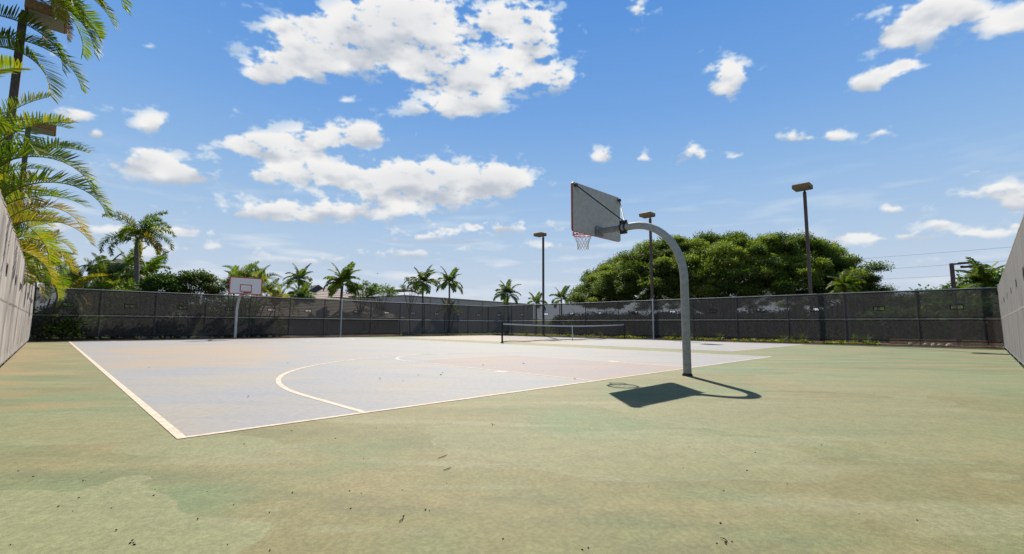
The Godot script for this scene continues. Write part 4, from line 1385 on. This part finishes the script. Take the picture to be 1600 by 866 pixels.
func make_buildings() -> void:
	# dark walled house just behind the far fence
	var o := thing("house", "low dark-walled house with brown tiled hip roof close behind the windscreen", "house")
	var mb := MB.new()
	mb.box(V(16.2, 43.5, 0.6), Vector3(14.6, 1.9, 9.4), 0.03)
	put("wall", mb.mesh(M.wall_house), o)
	hip_roof(o, 8.4, 38.3, 24.1, 48.6, 1.5, 3.35, 4.6, M.roof_tile, 13)
	mb = MB.new()
	mb.box(V(16.25, 38.3, 1.46), Vector3(15.7, 0.16, 0.1), 0.01)
	put("gutter", mb.mesh(M.trim_tan), o)
	for a in [12.5, 16.0, 20.4]:
		window(o, V(a, 38.76, 0.75), 1.5, 0.9, V(0, -1, 0))
	# beige hall with a long wall
	o = thing("hall_building", "long plain beige building with flat parapet and dark curved roof", "building")
	var P := Vector2(29.0, 46.8)
	var dr := Vector2(26.0, 4.2).normalized()
	var dl := Vector2(-dr.y, dr.x)
	var box := func(s0: float, s1: float, t0: float, t1: float, z0: float, z1: float, m: Material, called: String, par: Node3D) -> MeshInstance3D:
		var x := MB.new()
		var mid := P + dr * (s0 + s1) / 2 + dl * (t0 + t1) / 2
		x.box(V(mid.x, mid.y, (z0 + z1) / 2), Vector3(s1 - s0, z1 - z0, t1 - t0), 0.03, Basis(Vector3.UP, atan2(dr.y, dr.x)))
		return put(called, x.mesh(m), par)
	box.call(0.0, 27.0, 0.0, 12.0, -0.2, 4.2, M.wall_grey, "wall", o)
	box.call(-0.05, 27.05, -0.05, 12.05, 4.2, 4.34, M.trim_tan, "parapet", o)
	box.call(-6.0, -0.02, 4.0, 12.0, -0.2, 3.8, M.wall_beige, "wing_wall", o)
	box.call(-6.1, -0.06, 3.95, 12.05, 3.8, 3.92, M.trim_tan, "parapet", o)
	mb = MB.new()
	var prev := []
	for k in 13:
		var t := k / 12.0
		var prof := [-1.6 + 8.0 * t, 4.0 + 1.45 * sin(PI * (0.08 + t * 0.55))]
		if k > 0:
			var q := []
			for e in [[prev, 5.0], [prev, 11.0], [prof, 11.0], [prof, 5.0]]:
				var w: Vector2 = P + dr * e[0][0] + dl * e[1]
				q.append(V(w.x, w.y, e[0][1]))
			mb.quad(q[0], q[1], q[2], q[3])
			var lo := Vector3(0, -0.22, 0)
			mb.quad(q[0], q[3], q[3] + lo, q[0] + lo)
		prev = prof
	put("curved_roof", mb.mesh(M.roof_dark), o)
	for k in 5:
		box.call(4.0 + k * 5.0, 4.12 + k * 5.0, -0.06, -0.01, 0.0, 4.15, M.trim_tan, "wall_joint", o)
	# pink roofed house
	o = thing("house", "house with pale pink hip roof and dark gable behind the leafy palm", "house")
	mb = MB.new()
	mb.box(V(24.6, 57.5, 1.7), Vector3(6.4, 4.0, 6.0), 0.03)
	put("wall", mb.mesh(M.wall_beige), o)
	hip_roof(o, 20.9, 53.8, 28.4, 61.2, 3.72, 5.5, 3.4, M.roof_pink, 8)
	mb = MB.new()
	var g0 := V(20.5, 57.2, 3.9)
	var g1 := V(23.3, 57.2, 5.75)
	var g2 := V(26.1, 57.2, 3.9)
	var back := V(0, 6.0, 0)
	mb.quad(g0, g1, g1 + back, g0 + back)
	mb.quad(g1, g2, g2 + back, g1 + back)
	mb.tri(g0, g2, g1)
	put("gable_roof", mb.mesh(M.roof_dark), o)
	for a in [22.8, 25.6]:
		window(o, V(a, 54.46, 2.6), 1.2, 1.0, V(0, -1, 0))
	# hillside house far behind the foxtail palm
	o = thing("house", "two-storey brown house with balcony behind the foxtail palm", "house")
	mb = MB.new()
	mb.box(V(6.4, 78.0, 3.4), Vector3(5.4, 7.2, 6.0), 0.03)
	put("wall", mb.mesh(M.wall_brown), o)
	hip_roof(o, 3.0, 73.8, 9.6, 82.0, 7.6, 9.0, 2.6, M.roof_dark, 6)
	mb = MB.new()
	mb.box(V(6.6, 74.2, 4.9), Vector3(6.4, 0.22, 1.8), 0.02)
	put("balcony", mb.mesh(M.trim_tan), o)
	mb = MB.new()
	mb.box(V(6.6, 73.4, 5.9), Vector3(6.4, 0.08, 0.08), 0.01)
	for k in 16:
		mb.box(V(3.6 + k * 0.4, 73.4, 5.43), Vector3(0.05, 0.86, 0.05), 0.005)
	put("railing", mb.mesh(M.trim_tan), o)
	for a in [5.0, 7.6]:
		window(o, V(a, 74.96, 6.3), 1.4, 1.5, V(0, -1, 0))
	# tan pillar and low wall in the right hand corner outside the fence
	o = thing("masonry_pillar", "tan masonry pillar with low wall outside the fence corner", "pillar")
	mb = MB.new()
	mb.box(V(31.5, -0.32, 0.66), Vector3(0.36, 1.5, 0.36), 0.015)
	put("pillar", mb.mesh(M.masonry_tan), o)
	mb = MB.new()
	mb.box(V(31.5, -2.2, 0.62), Vector3(0.2, 1.42, 3.38), 0.012)
	put("low_wall", mb.mesh(M.masonry_tan), o)
	mb = MB.new()
	mb.box(V(31.5, 1.7, 0.1), Vector3(0.3, 0.4, 3.6), 0.012)
	put("kerb", mb.mesh(M.masonry_tan), o)
	# three overhead wires on the right
	for k in [[12.0, 10.45, 10.5], [12.2, 8.65, 9.1], [11.0, 7.5, 7.45]]:
		mb = MB.new()
		var path := PackedVector3Array()
		for q in 17:
			var t := q / 16.0
			path.append(V(78.0 + 4.0 * t, 44.0 - 90.0 * t, lerpf(k[1] - 0.2, k[2] + 0.6, t) - 0.9 * sin(PI * t) + 0.6))
		mb.tube(path, PackedFloat32Array([0.013]), 5)
		var w := put("overhead_wire", mb.mesh(M.wire))
		tag(w, ["topmost overhead wire crossing the sky above the street lamp", "middle overhead wire of the three crossing behind the street lamp", "lowest overhead wire of the three, just above the windscreen fence"][[10.45, 8.65, 7.5].find(k[1])], "wire", "overhead wires")
	# low hills on the horizon
	mb = MB.new()
	var hn := fbm(90, 0.004, 4)
	var pr := Vector3.ZERO
	for k in 121:
		var an := deg_to_rad(-30.0 + k * 1.3)
		var hgt := 4.0 + 9.0 * maxf(0.0, hn.get_noise_1d(k * 14.0) + 0.25)
		var p := V(cos(an) * 620.0, sin(an) * 620.0, hgt)
		if k > 0:
			var f0 := Vector3(pr.x * 0.8, -0.13, pr.z * 0.8)
			var f1 := Vector3(p.x * 0.8, -0.13, p.z * 0.8)
			mb.quad(f0, pr, p, f1)
			mb.quad(pr, Vector3(pr.x * 1.25, -0.2, pr.z * 1.25), Vector3(p.x * 1.25, -0.2, p.z * 1.25), p)
		pr = p
	var hills := put("hills", mb.mesh(M.hill_green))
	hills.set_meta("kind", "structure")


# ------------------------------------------------------------------ small things
const SEEDS := [
	[-0.06, 4.33], [0.01, 4.12], [0.22, 3.81], [0.23, 3.8], [0.31, 3.94], [0.31, 3.47], [0.19, 3.46], [0.11, 3.37],
	[0.16, 3.24], [0.52, 3.61], [0.5, 3.34], [0.48, 3.23], [0.3, 3.16], [0.33, 2.64], [0.33, 2.61], [0.32, 2.61],
	[0.33, 2.58], [-0.04, 2.94], [1.15, 4.09], [1.03, 2.75], [0.75, 2.78], [0.58, 2.7], [0.85, 2.55], [0.7, 3.1],
	[0.61, 2.31], [0.29, 2.81], [1.58, 4.31], [2.17, 3.91], [2.36, 3.72], [2.79, 3.74], [1.74, 3.79], [1.63, 3.1],
	[1.22, 3.31], [2.14, 2.88], [1.03, 2.75], [1.27, 2.56], [1.3, 2.48], [1.49, 2.37], [1.16, 2.32], [1.42, 2.04],
	[1.43, 2.02], [0.72, 2.13], [1.65, 1.24], [1.68, 1.23], [1.48, 1.54], [3.39, 2.59], [2.81, 1.96], [1.74, 2.29],
	[1.3, 2.05], [3.04, 3.29], [4.87, 1.72], [3.58, 1.66], [3.78, 1.25], [3.28, 1.14], [3.03, 1.45], [3.17, 0.88],
	[4.39, 0.96], [4.85, 0.62], [2.79, 1.1], [2.33, 0.94], [2.15, 0.85], [2.17, 0.83], [2.13, 0.84], [2.11, 0.87],
	[2.94, 0.5], [3.05, 0.29], [2.54, 1.43],
]


func make_litter() -> void:
	rng.seed = 91
	var pods := []
	for k in 4:
		var mb := MB.new()
		var pts := PackedVector3Array()
		var rad := PackedFloat32Array()
		for q in 6:
			var t := q / 5.0
			pts.append(Vector3((t - 0.5) * 0.016, 0.004 + 0.003 * sin(t * 3.0 + k), 0.003 * sin(t * 5.0 + k)))
			rad.append(0.0055 * sin(PI * (0.12 + 0.76 * t)) + 0.001 * k * 0.4)
		mb.tube(pts, rad, 7)
		pods.append(mb.mesh(M.seed))
	for q in SEEDS:
		var s := rng.randf_range(0.3, 0.72)
		var o := put("seed_pod", pods[rng.randi() % 4], null, V(q[0], q[1], 0.001), Basis(Vector3.UP, rng.randf() * TAU).scaled(Vector3(s, s * 0.8, s)))
		tag(o, "tiny dark dried seed pod lying on the green paint", "seed pod", "seed pods scattered on the green paint")
	for k in 16:
		var a := rng.randf_range(1.2, 8.5)
		var b := rng.randf_range(5.0, 13.0)
		var s := rng.randf_range(0.8, 1.9)
		var o := put("dry_leaf", pods[rng.randi() % 4], null, V(a, b, 0.016), Basis(Vector3.UP, rng.randf() * TAU).scaled(Vector3(s * 1.6, s * 0.6, s * 1.3)))
		o.material_override = M.dry_leaf
		tag(o, "small dry leaf scrap lying on the blue basketball court", "leaf", "leaf scraps on the blue court")
	for q in [[2.05, 2.75, 0.3, 0.11], [3.02, 3.3, 0.9, 0.1], [1.9, 2.5, 0.2, 0.07], [1.27, 2.02, 0.6, 0.05], [2.16, 0.86, 1.2, 0.04]]:
		var mb := MB.new()
		var l: float = q[3]
		mb.tube(PackedVector3Array([Vector3(-l / 2, 0.004, 0), Vector3(0, 0.006, 0.006), Vector3(l / 2, 0.004, 0)]), PackedFloat32Array([0.002, 0.0026, 0.0014]), 5)
		var o := put("twig", mb.mesh(M.twig), null, V(q[0], q[1], 0.001), Basis(Vector3.UP, q[2]))
		tag(o, "thin brown twig lying on the green paint", "twig", "twigs on the green paint")
	# pale stones under the fences
	var rocks := []
	for k in 4:
		var mb := MB.new()
		var st := fbm(700 + k, 1.2, 2)
		var ring := []
		for i in 6:
			var row := []
			for j in 8:
				var th := PI * i / 5.0
				var ph := TAU * j / 8.0
				var d := Vector3(sin(th) * cos(ph), cos(th), sin(th) * sin(ph))
				row.append(d * (0.11 + 0.05 * st.get_noise_3d(d.x * 2, d.y * 2, d.z * 2)) * Vector3(1.2, 0.7, 1.0))
			ring.append(row)
		for i in 5:
			for j in 8:
				mb.out4(ring[i][j], ring[i][(j + 1) % 8], ring[i + 1][(j + 1) % 8], ring[i + 1][j], Vector3.ZERO)
		rocks.append(mb.mesh(M.stone))
	for q in [[30.5, 2.0], [30.55, 1.75], [30.5, 1.5], [30.6, 1.2], [30.5, 2.6], [30.5, 9.9], [30.5, 12.4]]:
		var o := put("stone", rocks[rng.randi() % 4], null, V(q[0], q[1], 0.08), Basis(Vector3.UP, rng.randf() * TAU).scaled(Vector3.ONE * rng.randf_range(0.8, 1.5)))
		tag(o, "pale stone on the soil at the foot of the tennis fence", "stone", "stones along the tennis fence")
	for q in [3.9, 4.6, 5.1, 5.9, 6.3, 6.8, 7.4, 7.9, 9.2, 10.0, 10.7, 11.2]:
		var o := put("stone", rocks[rng.randi() % 4], null, V(q, B1 + rng.randf_range(0.15, 0.5), 0.08), Basis(Vector3.UP, rng.randf() * TAU).scaled(Vector3.ONE * rng.randf_range(0.7, 1.4)))
		tag(o, "pale stone on soil under the fence beside the red-bordered backboard's pole", "stone", "stones under the fence by the backboard pole")
	# bird in the air
	var o := thing("bird", "small dark bird gliding above the beige building", "bird", V(28.68, 52.7, 7.2))
	var mb := MB.new()
	mb.tube(PackedVector3Array([Vector3(-0.2, 0, 0), Vector3(-0.1, 0, 0), Vector3(0.08, 0.01, 0), Vector3(0.2, 0, 0)]), PackedFloat32Array([0.015, 0.05, 0.055, 0.015]), 8)
	put("body", mb.mesh(M.bird), o)
	for s in [-1, 1]:
		mb = MB.new()
		mb.quad(Vector3(-0.08, 0.02, 0), Vector3(0.09, 0.02, 0), Vector3(0.02, 0.07, s * 0.3), Vector3(-0.06, 0.06, s * 0.3))
		mb.tri(Vector3(0.02, 0.07, s * 0.3), Vector3(-0.06, 0.06, s * 0.3), Vector3(-0.09, 0.02, s * 0.52))
		put("wing", mb.mesh(M.bird), o)
	o.rotation.y = 0.9


func _ready() -> void:
	# camera: beside the corner of the enclosure, low, looking along the diagonal
	var cam := Camera3D.new()
	cam.name = "camera"
	var yaw := 0.789277
	var pitch := 0.103
	var roll := 0.005
	var F := V(cos(yaw), sin(yaw), 0)
	var R := V(sin(yaw), -cos(yaw), 0)
	var fw := F * cos(pitch) + Vector3.UP * sin(pitch)
	var up := -F * sin(pitch) + Vector3.UP * cos(pitch)
	var rt := R * cos(roll) + up * sin(roll)
	var u := -R * sin(roll) + up * cos(roll)
	cam.transform = Transform3D(Basis(rt, u, -fw), V(0, 0, 0.928))
	cam.fov = rad_to_deg(2.0 * atan(433.0 / 727.59))
	cam.near = 0.05
	cam.far = 4000.0
	add_child(cam)
	cam.current = true

	var env := Environment.new()
	env.background_mode = Environment.BG_SKY
	env.sky = make_sky()
	env.tonemap_mode = Environment.TONE_MAPPER_LINEAR
	env.tonemap_exposure = EXPO
	env.sdfgi_enabled = true
	env.ssao_enabled = true
	env.ssil_enabled = true
	env.ambient_light_source = Environment.AMBIENT_SOURCE_SKY
	var we := WorldEnvironment.new()
	we.name = "world_environment"
	we.environment = env
	add_child(we)

	var sun := DirectionalLight3D.new()
	sun.name = "sun"
	sun.light_energy = 1.6
	sun.light_color = Color(1.0, 0.965, 0.9)
	sun.light_angular_distance = 0.5
	sun.shadow_enabled = true
	var to_sun := V(0.498, 0.533, 0.684)
	sun.look_at_from_position(Vector3.ZERO, -to_sun, Vector3.UP)
	add_child(sun)
	print("sky ", Time.get_ticks_msec())

	make_materials()
	make_courts()
	print("courts ", Time.get_ticks_msec())
	make_fences()
	print("fences ", Time.get_ticks_msec())
	make_buildings()
	hoop("basketball hoop on grey gooseneck pole showing its plain grey board back and two braces", V(8.585, 3.97, 0), 1.0, 1.95, 2.9, M.galvanised, M.galvanised_dull)
	hoop("basketball hoop with white red-bordered backboard, its pale pole standing against the fence", V(8.5, 33.45, 0), -1.0, 1.6, 2.71, M.white_post, M.galvanised)
	tennis_net()
	flood_lamp("tall floodlight pole directly behind the tennis net, clear of the huge tree", V(30.9, 27.2, 0.05), V(-1, 0, 0), 8.75, "floodlights behind the tennis fence")
	flood_lamp("tall floodlight pole rising before the huge tree beside the white fence post", V(30.75, 16.65, 0.05), V(-1, 0, 0), 8.75, "floodlights behind the tennis fence")
	flood_lamp("tall floodlight pole by the bright green palm at the huge tree's edge", V(30.75, 6.8, 0.05), V(-1, 0, 0), 8.75, "floodlights behind the tennis fence")
	flood_lamp("brown floodlight above the dense clumping palm by the pale folded fence", V(-1.17, 27.2, 0.05), V(1, 0, 0), 8.85, "floodlights behind the side fence")
	flood_lamp("brown floodlight half hidden by the tall palm's fronds above the side fence", V(-1.05, 17.0, 0.05), V(1, 0, 0), 8.85, "floodlights behind the side fence")
	street_lamp(V(31.2, 0.88, 0))
	make_plants()
	make_litter()
	print("done ", Time.get_ticks_msec())
